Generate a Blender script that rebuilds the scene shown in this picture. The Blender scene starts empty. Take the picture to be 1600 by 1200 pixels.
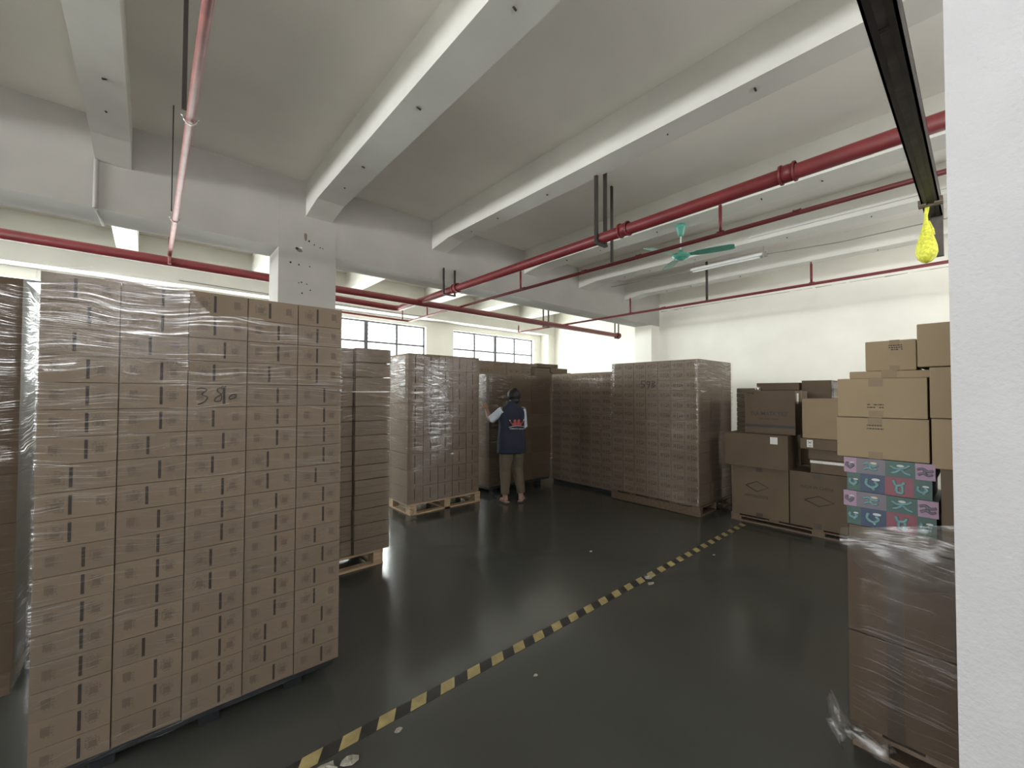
import bpy, bmesh, math, random
from math import sin, cos, pi, radians as R
from mathutils import Vector, Matrix, noise
random.seed(7)
S = bpy.context.scene
COL = S.collection

# ------------------------------------------------------------------ camera
cam_d = bpy.data.cameras.new('camera'); cam = bpy.data.objects.new('camera', cam_d); COL.objects.link(cam)
rt = Vector((0.75076382, -0.66056604, 0.00248699)); up = Vector((-0.01675535, -0.01527927, 0.99974287)); fw = Vector((0.66035819, 0.75061245, 0.02253914))
m = Matrix(((rt.x, up.x, -fw.x, 0), (rt.y, up.y, -fw.y, 0), (rt.z, up.z, -fw.z, 1.55), (0, 0, 0, 1)))
cam.matrix_world = m
cam_d.sensor_width = 36; cam_d.lens = 645 / 1600 * 36; cam_d.clip_start = 0.05
S.camera = cam

# ------------------------------------------------------------------ world, lights, exposure
w = bpy.data.worlds.new('world'); S.world = w; w.use_nodes = True
bg = w.node_tree.nodes['Background']; bg.inputs[0].default_value = (0.93, 0.97, 1.0, 1); bg.inputs[1].default_value = 3.0
S.view_settings.view_transform = 'Standard'; S.view_settings.look = 'None'
S.view_settings.exposure = 0.92; S.view_settings.gamma = 1.0; S.view_settings.use_curve_mapping = False
S.cycles.use_denoising = True
S.cycles.max_bounces = 8; S.cycles.diffuse_bounces = 5; S.cycles.glossy_bounces = 3; S.cycles.transparent_max_bounces = 16
S.cycles.sample_clamp_indirect = 6.0


def area(name, loc, direction, sx, sy, power, col=(1, 1, 1)):
    d = bpy.data.lights.new(name, 'AREA'); d.shape = 'RECTANGLE'; d.size = sx; d.size_y = sy; d.energy = power; d.color = col
    o = bpy.data.objects.new(name, d); COL.objects.link(o); o.location = loc
    o.rotation_euler = Vector(direction).to_track_quat('-Z', 'Y').to_euler()
    return o


area('daylight_far_windows', (3.0, 9.80, 2.4), (0, -1, 0.45), 12.5, 1.6, 460, (0.97, 1.0, 0.96))
area('daylight_left_windows', (-11.45, 2.0, 2.75), (1, 0, 0.65), 9.0, 1.1, 700, (0.95, 0.98, 1.0))
area('daylight_unseen_back_windows', (4.0, -2.55, 3.02), (0, 1, 1.3), 12.0, 0.95, 200, (1.0, 0.98, 0.95))  # added behind the camera, height and tilt set to light ceiling and stack tops
area('daylight_back_door', (7.15, -2.6, 1.4), (0, 1, 0), 0.7, 2.2, 12, (0.97, 0.99, 1.0))


# ------------------------------------------------------------------ materials
def nt(name):
    mt = bpy.data.materials.new(name); mt.use_nodes = True
    n = mt.node_tree; b = n.nodes['Principled BSDF']
    return mt, n, b


def pbr(name, col, rough=0.7, metal=0.0, var=0.0, vscale=8.0, bump=0.0, bscale=60.0, spec=0.5, stretch=(1, 1, 1), objrand=0.0, detail=4):
    mt, n, b = nt(name)
    b.inputs['Roughness'].default_value = rough; b.inputs['Metallic'].default_value = metal
    b.inputs['Specular IOR Level'].default_value = spec
    b.inputs['Base Color'].default_value = (*col, 1)
    tc = n.nodes.new('ShaderNodeTexCoord'); mp = n.nodes.new('ShaderNodeMapping'); mp.inputs['Scale'].default_value = stretch
    n.links.new(tc.outputs['Object'], mp.inputs['Vector'])
    last = None
    if var > 0:
        nz = n.nodes.new('ShaderNodeTexNoise'); nz.inputs['Scale'].default_value = vscale; nz.inputs['Detail'].default_value = detail
        n.links.new(mp.outputs[0], nz.inputs['Vector'])
        r = n.nodes.new('ShaderNodeMapRange'); r.inputs[1].default_value = 0.3; r.inputs[2].default_value = 0.7
        r.inputs[3].default_value = 1 - var; r.inputs[4].default_value = 1 + var
        n.links.new(nz.outputs[0], r.inputs[0]); last = r.outputs[0]
    if objrand > 0:
        oi = n.nodes.new('ShaderNodeObjectInfo'); r2 = n.nodes.new('ShaderNodeMapRange')
        r2.inputs[3].default_value = 1 - objrand; r2.inputs[4].default_value = 1 + objrand
        n.links.new(oi.outputs['Random'], r2.inputs[0])
        if last:
            mu = n.nodes.new('ShaderNodeMath'); mu.operation = 'MULTIPLY'; n.links.new(last, mu.inputs[0]); n.links.new(r2.outputs[0], mu.inputs[1]); last = mu.outputs[0]
        else:
            last = r2.outputs[0]
    if last:
        vm = n.nodes.new('ShaderNodeVectorMath'); vm.operation = 'SCALE'; vm.inputs[0].default_value = col
        n.links.new(last, vm.inputs['Scale']); n.links.new(vm.outputs[0], b.inputs['Base Color'])
    if bump > 0:
        nb = n.nodes.new('ShaderNodeTexNoise'); nb.inputs['Scale'].default_value = bscale; nb.inputs['Detail'].default_value = 5
        n.links.new(mp.outputs[0], nb.inputs['Vector'])
        bp = n.nodes.new('ShaderNodeBump'); bp.inputs['Strength'].default_value = bump; bp.inputs['Distance'].default_value = 0.01
        n.links.new(nb.outputs[0], bp.inputs['Height']); n.links.new(bp.outputs[0], b.inputs['Normal'])
    return mt


M = {}
M['paint'] = pbr('white_wall_paint', (0.86, 0.84, 0.77), 0.75, var=0.05, vscale=1.3, bump=0.12, bscale=9, spec=0.3)
M['ceil'] = pbr('ceiling_paint', (0.84, 0.80, 0.745), 0.85, var=0.07, vscale=0.9, bump=0.08, bscale=14, spec=0.2)
M['beam'] = pbr('beam_paint', (0.70, 0.69, 0.64), 0.7, var=0.06, vscale=2.0, bump=0.15, bscale=7, spec=0.3)
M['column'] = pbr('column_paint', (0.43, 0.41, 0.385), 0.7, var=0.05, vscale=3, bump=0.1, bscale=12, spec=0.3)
M['pillar'] = pbr('near_pillar_paint', (0.45, 0.445, 0.46), 0.8, var=0.03, vscale=6, bump=0.25, bscale=90, spec=0.3)
M['cardboard'] = pbr('cardboard', (0.190, 0.146, 0.108), 0.75, var=0.07, vscale=5, bump=0.05, bscale=30, spec=0.25, objrand=0.07)
M['cardboard2'] = pbr('plain_cardboard', (0.112, 0.080, 0.052), 0.7, var=0.08, vscale=3, bump=0.05, bscale=30, spec=0.3, objrand=0.1)
M['cardshade'] = pbr('shaded_cardboard', (0.085, 0.058, 0.038), 0.7, var=0.08, vscale=3, bump=0.05, bscale=30, spec=0.3, objrand=0.08)  # shade on the poorly lit cartons is put into this colour
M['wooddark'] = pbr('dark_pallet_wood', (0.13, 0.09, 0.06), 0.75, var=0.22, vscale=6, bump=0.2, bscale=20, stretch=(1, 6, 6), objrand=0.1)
M['kraft'] = pbr('kraft_cardboard', (0.27, 0.200, 0.120), 0.7, var=0.05, vscale=4, bump=0.03, bscale=40, spec=0.3, objrand=0.05)
M['ink'] = pbr('brown_print_ink', (0.030, 0.022, 0.018), 0.7)
M['inkfaint'] = pbr('faint_print_ink', (0.125, 0.092, 0.068), 0.7)
M['tape'] = pbr('brown_packing_tape', (0.19, 0.128, 0.066), 0.6, var=0.05, vscale=10, bump=0.05, bscale=20)
M['label'] = pbr('white_paper_label', (0.65, 0.63, 0.60), 0.6, var=0.1, vscale=60)
M['marker'] = pbr('black_marker_ink', (0.02, 0.02, 0.022), 0.5)
M['wood'] = pbr('pallet_wood', (0.42, 0.30, 0.19), 0.75, var=0.22, vscale=6, bump=0.2, bscale=20, stretch=(1, 6, 6), objrand=0.1)
M['plastic'] = pbr('black_pallet_plastic', (0.02, 0.022, 0.028), 0.45)
M['red'] = pbr('red_pipe_paint', (0.17, 0.021, 0.024), 0.45, var=0.12, vscale=6, bump=0.08, bscale=30)
M['redold'] = pbr('dusty_red_pipe_paint', (0.33, 0.11, 0.10), 0.55, var=0.2, vscale=9, bump=0.1, bscale=30)
M['blacksteel'] = pbr('dark_painted_steel', (0.030, 0.022, 0.020), 0.5, var=0.25, vscale=6, bump=0.1, bscale=30)
M['steelweb'] = pbr('worn_steel_web', (0.10, 0.085, 0.075), 0.5, var=0.35, vscale=9, bump=0.1, bscale=40)
M['zinc'] = pbr('zinc_clamp', (0.6, 0.6, 0.58), 0.35, metal=0.9)
M['whiteplastic'] = pbr('white_plastic', (0.75, 0.75, 0.72), 0.5)
M['green'] = pbr('green_fan_enamel', (0.09, 0.33, 0.25), 0.3, var=0.04)
M['yellow'] = pbr('yellow_net_bag', (0.85, 0.86, 0.10), 0.55, var=0.25, vscale=60, bump=0.5, bscale=90)
M['alu'] = pbr('window_aluminium', (0.10, 0.10, 0.11), 0.6, metal=0.0)
M['navy'] = pbr('navy_vest_cloth', (0.016, 0.022, 0.042), 0.8, var=0.12, vscale=12, bump=0.2, bscale=25)
M['khaki'] = pbr('khaki_trouser_cloth', (0.125, 0.10, 0.07), 0.85, var=0.1, vscale=10, bump=0.25, bscale=18)
M['sleeve'] = pbr('white_shirt_cloth', (0.62, 0.68, 0.78), 0.8, var=0.08, vscale=20, bump=0.2, bscale=30)
M['skin'] = pbr('skin', (0.36, 0.22, 0.16), 0.55, var=0.04)
M['hair'] = pbr('black_hair', (0.012, 0.011, 0.012), 0.5, bump=0.5, bscale=60, stretch=(1, 1, 0.25))
M['sandal'] = pbr('dark_sandal', (0.03, 0.028, 0.028), 0.6)
M['insole'] = pbr('pale_insole', (0.45, 0.38, 0.32), 0.7)
M['logored'] = pbr('red_logo_print', (0.42, 0.08, 0.085), 0.7)
M['logowhite'] = pbr('white_logo_print', (0.6, 0.6, 0.62), 0.7)
M['eye'] = pbr('eye_dark', (0.02, 0.015, 0.012), 0.2)
M['tyellow'] = pbr('yellow_floor_tape', (0.36, 0.29, 0.13), 0.5, var=0.25, vscale=14)
M['tblack'] = pbr('black_floor_tape', (0.03, 0.028, 0.026), 0.5, var=0.3, vscale=14)
M['scrap'] = pbr('scrap_paper', (0.33, 0.31, 0.26), 0.7, var=0.2, vscale=40)
M['pink'] = pbr('pink_box_print', (0.26, 0.16, 0.23), 0.5)
M['mauve'] = pbr('mauve_box_print', (0.12, 0.105, 0.125), 0.5)
M['bgreen'] = pbr('green_box_print', (0.028, 0.072, 0.058), 0.5)
M['bnavy'] = pbr('navy_box_print', (0.016, 0.034, 0.078), 0.5)
M['bred'] = pbr('crimson_box_print', (0.17, 0.038, 0.055), 0.5)
M['bteal'] = pbr('teal_figure_print', (0.13, 0.24, 0.245), 0.5)
M['bcream'] = pbr('cream_figure_print', (0.446, 0.384, 0.260), 0.5)
M['bwhite'] = pbr('white_bubble_print', (0.434, 0.446, 0.434), 0.5)
M['dark'] = pbr('dark_hole', (0.03, 0.025, 0.02), 0.9)
M['stain'] = pbr('rust_stain', (0.20, 0.16, 0.12), 0.9)
M['cable'] = pbr('grey_cable', (0.25, 0.24, 0.22), 0.6)
M['tube'] = pbr('unlit_tube_glass', (0.78, 0.80, 0.77), 0.3)


def floor_mat():
    mt, n, b = nt('green_grey_epoxy_floor')
    tc = n.nodes.new('ShaderNodeTexCoord')
    a = n.nodes.new('ShaderNodeTexNoise'); a.inputs['Scale'].default_value = 0.8; a.inputs['Detail'].default_value = 2
    c = n.nodes.new('ShaderNodeTexNoise'); c.inputs['Scale'].default_value = 240; c.inputs['Detail'].default_value = 2
    n.links.new(tc.outputs['Object'], a.inputs['Vector']); n.links.new(tc.outputs['Object'], c.inputs['Vector'])
    cr = n.nodes.new('ShaderNodeMixRGB'); cr.inputs[1].default_value = (0.058, 0.061, 0.056, 1); cr.inputs[2].default_value = (0.094, 0.095, 0.082, 1)
    n.links.new(a.outputs[0], cr.inputs[0])
    mx = n.nodes.new('ShaderNodeMixRGB'); mx.blend_type = 'MULTIPLY'; mx.inputs[0].default_value = 0.35
    n.links.new(cr.outputs[0], mx.inputs[1]); n.links.new(c.outputs[0], mx.inputs[2]); n.links.new(mx.outputs[0], b.inputs['Base Color'])
    r = n.nodes.new('ShaderNodeMapRange'); r.inputs[1].default_value = 0.15; r.inputs[2].default_value = 0.85; r.inputs[3].default_value = 0.14; r.inputs[4].default_value = 0.22
    n.links.new(a.outputs[0], r.inputs[0]); n.links.new(r.outputs[0], b.inputs['Roughness'])
    b.inputs['Specular IOR Level'].default_value = 0.45
    bn = n.nodes.new('ShaderNodeTexNoise'); bn.inputs['Scale'].default_value = 3.0; bn.inputs['Detail'].default_value = 3
    n.links.new(tc.outputs['Object'], bn.inputs['Vector'])
    bp = n.nodes.new('ShaderNodeBump'); bp.inputs['Strength'].default_value = 0.05; bp.inputs['Distance'].default_value = 0.02
    n.links.new(bn.outputs[0], bp.inputs['Height']); n.links.new(bp.outputs[0], b.inputs['Normal'])
    return mt


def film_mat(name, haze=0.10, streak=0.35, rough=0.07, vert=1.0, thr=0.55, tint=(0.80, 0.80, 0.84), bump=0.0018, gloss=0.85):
    """stretch film: mostly clear, with fine stretched wrinkles that catch the light"""
    mt = bpy.data.materials.new(name); mt.use_nodes = True; n = mt.node_tree
    for x in list(n.nodes): n.nodes.remove(x)
    out = n.nodes.new('ShaderNodeOutputMaterial')
    tc = n.nodes.new('ShaderNodeTexCoord')
    geo = tc.outputs['Object']
    # bend the streaks a little
    wn = n.nodes.new('ShaderNodeTexNoise'); wn.inputs['Scale'].default_value = 1.6; wn.inputs['Detail'].default_value = 2
    n.links.new(geo, wn.inputs['Vector'])
    ws = n.nodes.new('ShaderNodeVectorMath'); ws.operation = 'SCALE'; ws.inputs['Scale'].default_value = 0.22
    n.links.new(wn.outputs['Color'], ws.inputs[0])
    ad = n.nodes.new('ShaderNodeVectorMath'); ad.operation = 'ADD'; n.links.new(geo, ad.inputs[0]); n.links.new(ws.outputs[0], ad.inputs[1])
    mp = n.nodes.new('ShaderNodeMapping'); mp.inputs['Scale'].default_value = (3.5, 3.5, 70 * vert)
    n.links.new(ad.outputs[0], mp.inputs['Vector'])
    n1 = n.nodes.new('ShaderNodeTexNoise'); n1.inputs['Scale'].default_value = 1.0; n1.inputs['Detail'].default_value = 4; n1.inputs['Roughness'].default_value = 0.6
    n.links.new(mp.outputs[0], n1.inputs['Vector'])
    mp2 = n.nodes.new('ShaderNodeMapping'); mp2.inputs['Scale'].default_value = (0.9, 0.9, 1.6)
    n.links.new(geo, mp2.inputs['Vector'])
    n2 = n.nodes.new('ShaderNodeTexNoise'); n2.inputs['Scale'].default_value = 1.3; n2.inputs['Detail'].default_value = 2
    n.links.new(mp2.outputs[0], n2.inputs['Vector'])
    r = n.nodes.new('ShaderNodeMapRange'); r.inputs[1].default_value = thr; r.inputs[2].default_value = thr + 0.13; r.inputs[3].default_value = 0.0; r.inputs[4].default_value = 1.0
    n.links.new(n1.outputs[0], r.inputs[0])
    r2 = n.nodes.new('ShaderNodeMapRange'); r2.inputs[1].default_value = 0.35; r2.inputs[2].default_value = 0.65; r2.inputs[3].default_value = 0.25; r2.inputs[4].default_value = 1.0
    n.links.new(n2.outputs[0], r2.inputs[0])
    mu = n.nodes.new('ShaderNodeMath'); mu.operation = 'MULTIPLY'; n.links.new(r.outputs[0], mu.inputs[0]); n.links.new(r2.outputs[0], mu.inputs[1])
    fa = n.nodes.new('ShaderNodeMath'); fa.operation = 'MULTIPLY_ADD'; fa.inputs[1].default_value = streak; fa.inputs[2].default_value = haze
    n.links.new(mu.outputs[0], fa.inputs[0])
    bp = n.nodes.new('ShaderNodeBump'); bp.inputs['Strength'].default_value = 1.0; bp.inputs['Distance'].default_value = bump
    n.links.new(n1.outputs[0], bp.inputs['Height'])
    tr = n.nodes.new('ShaderNodeBsdfTransparent'); tr.inputs[0].default_value = (0.97, 0.97, 0.97, 1)
    gl = n.nodes.new('ShaderNodeBsdfGlossy'); gl.inputs[0].default_value = (0.9, 0.9, 0.92, 1); gl.inputs['Roughness'].default_value = rough
    n.links.new(bp.outputs[0], gl.inputs['Normal'])
    df = n.nodes.new('ShaderNodeBsdfDiffuse'); df.inputs[0].default_value = (*tint, 1); n.links.new(bp.outputs[0], df.inputs['Normal'])
    m1 = n.nodes.new('ShaderNodeMixShader'); m1.inputs[0].default_value = gloss; n.links.new(df.outputs[0], m1.inputs[1]); n.links.new(gl.outputs[0], m1.inputs[2])
    m2 = n.nodes.new('ShaderNodeMixShader'); n.links.new(fa.outputs[0], m2.inputs[0]); n.links.new(tr.outputs[0], m2.inputs[1]); n.links.new(m1.outputs[0], m2.inputs[2])
    n.links.new(m2.outputs[0], out.inputs['Surface'])
    return mt


M['floor'] = floor_mat()
M['film'] = film_mat('stretch_film', 0.02, 0.42, vert=2.1, bump=0.0014, thr=0.54)
M['filmhvy'] = film_mat('heavy_stretch_film', 0.02, 0.95, rough=0.05, vert=2.0, bump=0.0019, gloss=0.97, thr=0.54)
M['filmfine'] = film_mat('fine_stretch_film', 0.025, 0.36, vert=1.5, bump=0.0015, thr=0.54)
M['filmshade'] = film_mat('shaded_stretch_film', 0.02, 0.25, rough=0.10, vert=1.6, tint=(0.35, 0.34, 0.32), bump=0.0012, gloss=0.6)  # darker, duller film for wraps in shade; the shade is in its colour
M['filmscrap'] = film_mat('bunched_film', 0.16, 0.30, rough=0.3, vert=0.5, tint=(0.30, 0.28, 0.25), bump=0.004, gloss=0.3)
M['tapedark'] = pbr('dark_packing_tape', (0.045, 0.030, 0.019), 0.45)


def glass_mat():
    mt = bpy.data.materials.new('window_glass'); mt.use_nodes = True; n = mt.node_tree
    for x in list(n.nodes): n.nodes.remove(x)
    out = n.nodes.new('ShaderNodeOutputMaterial'); tr = n.nodes.new('ShaderNodeBsdfTransparent'); gl = n.nodes.new('ShaderNodeBsdfGlossy')
    gl.inputs['Roughness'].default_value = 0.1; tr.inputs[0].default_value = (0.96, 0.98, 0.97, 1)
    mx = n.nodes.new('ShaderNodeMixShader'); mx.inputs[0].default_value = 0.06
    n.links.new(tr.outputs[0], mx.inputs[1]); n.links.new(gl.outputs[0], mx.inputs[2]); n.links.new(mx.outputs[0], out.inputs[0])
    return mt


M['glass'] = glass_mat()


# ------------------------------------------------------------------ mesh helpers
class MB:
    def __init__(s): s.v = []; s.f = []; s.m = []; s.sm = []

    def add(s, vs, fs, mi=0, smooth=False):
        o = len(s.v); s.v += [tuple(v) for v in vs]
        for f in fs: s.f.append([i + o for i in f]); s.m.append(mi); s.sm.append(smooth)
        return s

    def box(s, a, b, mi=0):
        x0, y0, z0 = a; x1, y1, z1 = b
        vs = [(x0, y0, z0), (x1, y0, z0), (x1, y1, z0), (x0, y1, z0), (x0, y0, z1), (x1, y0, z1), (x1, y1, z1), (x0, y1, z1)]
        return s.add(vs, [(0, 3, 2, 1), (4, 5, 6, 7), (0, 1, 5, 4), (1, 2, 6, 5), (2, 3, 7, 6), (3, 0, 4, 7)], mi)

    def tube(s, pts, r, n=12, mi=0, caps=True, rads=None):
        pts = [Vector(p) for p in pts]; rings = []
        prev = None
        for i, p in enumerate(pts):
            t = (pts[min(i + 1, len(pts) - 1)] - pts[max(i - 1, 0)]).normalized()
            if prev is None:
                a = Vector((0, 0, 1)) if abs(t.z) < 0.9 else Vector((1, 0, 0))
                u = t.cross(a).normalized()
            else:
                u = (prev - t * prev.dot(t)).normalized()
            prev = u; v = t.cross(u).normalized()
            rr = rads[i] if rads else r
            rings.append([p + u * rr * cos(2 * pi * k / n) + v * rr * sin(2 * pi * k / n) for k in range(n)])
        vs = [q for ring in rings for q in ring]; fs = []
        for i in range(len(pts) - 1):
            for k in range(n):
                k2 = (k + 1) % n; fs.append((i * n + k, i * n + k2, (i + 1) * n + k2, (i + 1) * n + k))
        s.add(vs, fs, mi, True)
        if caps:
            o = len(s.v) - len(vs)
            s.f.append([o + k for k in range(n)][::-1]); s.m.append(mi); s.sm.append(False)
            s.f.append([o + (len(pts) - 1) * n + k for k in range(n)]); s.m.append(mi); s.sm.append(False)
        return s

    def loft(s, rings, mi=0, caps=True, smooth=True, closed=True):
        n = len(rings[0]); vs = [q for r_ in rings for q in r_]; fs = []
        for i in range(len(rings) - 1):
            for k in range(n if closed else n - 1):
                k2 = (k + 1) % n; fs.append((i * n + k, i * n + k2, (i + 1) * n + k2, (i + 1) * n + k))
        o = len(s.v)
        s.add(vs, fs, mi, smooth)
        if caps:
            s.f.append([o + k for k in range(n)][::-1]); s.m.append(mi); s.sm.append(smooth)
            s.f.append([o + (len(rings) - 1) * n + k for k in range(n)]); s.m.append(mi); s.sm.append(smooth)
        return s

    def ell(s, c, r, n=16, k=10, mi=0, rot=None):
        rings = []
        for i in range(k + 1):
            th = pi * i / k; rr = max(sin(th), 1e-3)
            ring = []
            for j in range(n):
                v = Vector((r[0] * rr * cos(2 * pi * j / n), r[1] * rr * sin(2 * pi * j / n), -r[2] * cos(th)))
                if rot: v = rot @ v
                ring.append(v + Vector(c))
            rings.append(ring)
        return s.loft(rings, mi)

    def mesh(s, name, mats):
        me = bpy.data.meshes.new(name); me.from_pydata(s.v, [], s.f)
        for mt in mats: me.materials.append(mt)
        for p, mi, sm in zip(me.polygons, s.m, s.sm): p.material_index = mi; p.use_smooth = sm
        me.update(); return me

    def obj(s, name, mats, parent=None, loc=None, bevel=0):
        if not isinstance(mats, (list, tuple)): mats = [mats]
        me = s.mesh(name, mats)
        if bevel:
            bm = bmesh.new(); bm.from_mesh(me)
            bmesh.ops.bevel(bm, geom=bm.edges[:], offset=bevel, segments=2, affect='EDGES', profile=0.6); bm.to_mesh(me); bm.free()
        return link(name, me, parent, loc)


def link(name, me, parent=None, loc=None):
    o = bpy.data.objects.new(name, me); COL.objects.link(o)
    if parent is not None: o.parent = parent
    if loc is not None: o.location = loc
    return o


def tag(o, label, cat, group=None, kind=None):
    if label: o['label'] = label
    if cat: o['category'] = cat
    if group: o['group'] = group
    if kind: o['kind'] = kind
    return o


def empty(name, loc, label, cat, group=None, rz=0):
    o = bpy.data.objects.new(name, None); COL.objects.link(o); o.location = loc; o.rotation_euler = (0, 0, rz); o.empty_display_size = 0.1
    return tag(o, label, cat, group)


def struct(name, mb, mats, label=None, loc=None):
    o = mb.obj(name, mats, None, loc); o['kind'] = 'structure'
    if label: o['label'] = label
    return o


def curve_mesh(name, pts_list, r, mat, parent, res=3):
    mb = MB()
    for pts in pts_list: mb.tube(pts, r, 6)
    return mb.obj(name, mat, parent)


def text_mesh(name, body, size, mat, parent, loc, rot, xs=1.0, bold=0.0):
    c = bpy.data.curves.new(name, 'FONT'); c.body = body; c.size = size; c.align_x = 'CENTER'; c.align_y = 'CENTER'
    c.extrude = 0.0004; c.offset = bold
    t = bpy.data.objects.new('tmp', c); COL.objects.link(t)
    dg = bpy.context.evaluated_depsgraph_get(); dg.update()
    me = bpy.data.meshes.new_from_object(t.evaluated_get(dg)); bpy.data.objects.remove(t); bpy.data.curves.remove(c)
    me.name = name; me.materials.clear(); me.materials.append(mat)
    o = link(name, me, parent, loc); o.rotation_euler = rot; o.scale = (xs, 1, 1)
    return o


# ================================================================== SETTING
XL, XR, YB, YF, ZC = -11.0, 9.75, -2.2, 9.35, 4.12
o = struct('floor', MB().box((XL - .2, YB - .2, -0.12), (XR + .3, YF + .4, 0)), M['floor'], 'dark green-grey glossy painted floor')
o = struct('ceiling', MB().box((XL - .2, YB - .2, ZC), (XR + .3, YF + .4, ZC + 0.15)), M['ceil'])
struct('wall_right', MB().box((XR, YB - .2, 0), (XR + .25, YF + .4, ZC)), M['paint'], 'cream end wall behind the stacks')
# hairline crack along the end wall
mb = MB(); y = 5.35
while y > 0.2:
    y2 = y - random.uniform(.12, .3); mb.add([(XR - .0015, y, 3.63 + random.uniform(-.008, .008)), (XR - .0015, y2, 3.63), (XR - .0015, y2, 3.636), (XR - .0015, y, 3.637)], [(0, 1, 2, 3)]); y = y2 - random.choice([0, 0, .05])
struct('trim_1', mb, M['stain'])
# far wall with window openings
WIN = [(-4.61, -1.05, 's'), (-0.85, 1.9, 's'), (2.25, 5.30, 'm'), (6.13, 9.15, 'm')]
ZS, ZT = 1.75, 3.24
mb = MB(); x = XL - .2
mb.box((XL - .2, YF, 0), (XR, YF + .2, ZS)); mb.box((XL - .2, YF, ZT), (XR, YF + .2, ZC))
for a, b, _ in WIN:
    mb.box((x, YF, ZS), (a, YF + .2, ZT)); x = b
mb.box((x, YF, ZS), (XR, YF + .2, ZT))
struct('wall_far', mb, M['paint'], 'cream window wall behind the rear stacks')
for i, (a, b, _) in enumerate(WIN):
    y0, y1 = YF + .09, YF + .13
    fr = MB(); t = .036
    fr.box((a, y0, ZS), (b, y1, ZS + t)); fr.box((a, y0, ZT - t), (b, y1, ZT)); fr.box((a, y0, ZS), (a + t, y1, ZT)); fr.box((b - t, y0, ZS), (b, y1, ZT))
    fr.box((a, y0, 2.730), (b, y1, 2.770))
    wo = fr.obj('window_%d' % (i + 1), M['alu']); wo['kind'] = 'structure'; wo['label'] = 'aluminium framed louvre window high in the far wall'
    for k in (1, 2, 3):
        xm = a + (b - a) * k / 4; tt = .042 if k == 2 else .022
        q = MB().box((xm - tt, y0 - .01, ZS), (xm + tt, y1 + .01, ZT))
        for z in (2.83, 2.93, 3.03, 3.13): q.box((xm - tt - .012, y0 - .015, z - .012), (xm + tt + .012, y0 + .01, z + .012))
        q.obj('mullion', M['alu'], wo)
    for k in range(4):
        xa, xb = a + (b - a) * k / 4 + .03, a + (b - a) * (k + 1) / 4 - .03
        MB().box((xa, YF + .105, ZS + .03), (xb, YF + .11, 2.73)).box((xa, YF + .105, 2.77), (xb, YF + .11, ZT - .03)).obj('pane', M['glass'], wo)
# unseen sides (behind the camera): walls with openings that let the daylight in
mb = MB(); mb.box((XL - .2, YB, 0), (XL, YF, 2.3)).box((XL - .2, YB, 3.2), (XL, YF, ZC)).box((XL - .2, 6.6, 2.3), (XL, YF, 3.2))
struct('wall_left', mb, M['paint'])
mb = MB(); mb.box((XL, YB - .2, 0), (6.8, YB, 2.6)).box((7.5, YB - .2, 0), (XR, YB, 2.6)).box((XL, YB - .2, 3.5), (XR, YB, ZC)).box((6.8, YB - .2, 2.4), (7.5, YB, 2.6))
for a, b in ((XL, -1.6), (.9, 2.5), (3.6, 6.5), (7.8, 8.9)): mb.box((a, YB - .2, 2.6), (b, YB, 3.5))  # unseen openings placed for the highlights they give on the wrapped stacks
struct('wall_back', mb, M['paint'])


def beam_x(name, mb, label): return struct(name, mb, M['beam'], label)


# girder (one mesh) and the beams
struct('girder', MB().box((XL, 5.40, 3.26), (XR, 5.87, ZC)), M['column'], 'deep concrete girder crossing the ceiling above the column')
beams = [(-9.2, -8.9), (-7.5, -7.2), (-5.8, -5.5), (-4.0, -3.7), (-2.2, -1.9), (-.41, -.16), (1.40, 1.705), (3.15, 3.405), (5.03, 5.34), (6.56, 6.86), (8.2, 8.45)]
names = ['leftmost narrow concrete ceiling beam, top left corner', 'wide concrete beam landing on the column', 'concrete ceiling beam crossing above the pipe hanger', 'concrete beam carrying the green fan', 'fourth concrete beam, carrying the tube lamp conduit', 'last concrete beam before the end wall']
for i, (a, b) in enumerate(beams):
    mb = MB().box((a, YB, 3.76), (b, 5.40, ZC)).box((a, 5.87, 3.76), (b, YF, ZC))
    # haunch where the beam meets the girder
    mb.add([(a, 4.95, 3.76), (b, 4.95, 3.76), (b, 5.40, 3.70), (a, 5.40, 3.70), (a, 5.40, 3.76), (b, 5.40, 3.76)], [(0, 1, 2, 3), (0, 3, 4), (1, 5, 2), (3, 2, 5, 4), (0, 4, 5, 1)])
    bo = struct('ceiling_beam', mb, M['beam'], names[i - 5] if i >= 5 else 'concrete ceiling beam outside the picture')
    xm = (a + b) / 2
    if i >= 5:
        for yy in (0.9, 1.75, 3.0, 3.85, 4.6):
            yy += random.uniform(-.2, .2); q = MB(); q.tube([(xm + random.uniform(-.04, .04), yy, 3.762), (xm, yy, 3.752)], .007, 6)
            qq = q.obj('bolt_stub', M['dark'], bo)
struct('ceiling_beam', MB().box((XL, 9.0, 3.40), (XR, YF, ZC)), M['beam'], 'long lintel beam over the far windows')
# columns
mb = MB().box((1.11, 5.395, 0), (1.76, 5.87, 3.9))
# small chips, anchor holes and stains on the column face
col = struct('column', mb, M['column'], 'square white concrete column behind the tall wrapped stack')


def col_spot(px, pz, r, mat, name='anchor_hole', zs=1.0):
    q = MB(); n = 9
    ring = [(px + r * cos(2 * pi * k / n) * random.uniform(.6, 1.2), 5.3935, pz + zs * r * sin(2 * pi * k / n) * random.uniform(.6, 1.2)) for k in range(n)]
    q.add(ring + [(p[0], 5.3948, p[2]) for p in ring], [tuple(range(n))] + [(k, (k + 1) % n, n + (k + 1) % n, n + k) for k in range(n)])
    return q.obj(name, mat, col)


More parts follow.
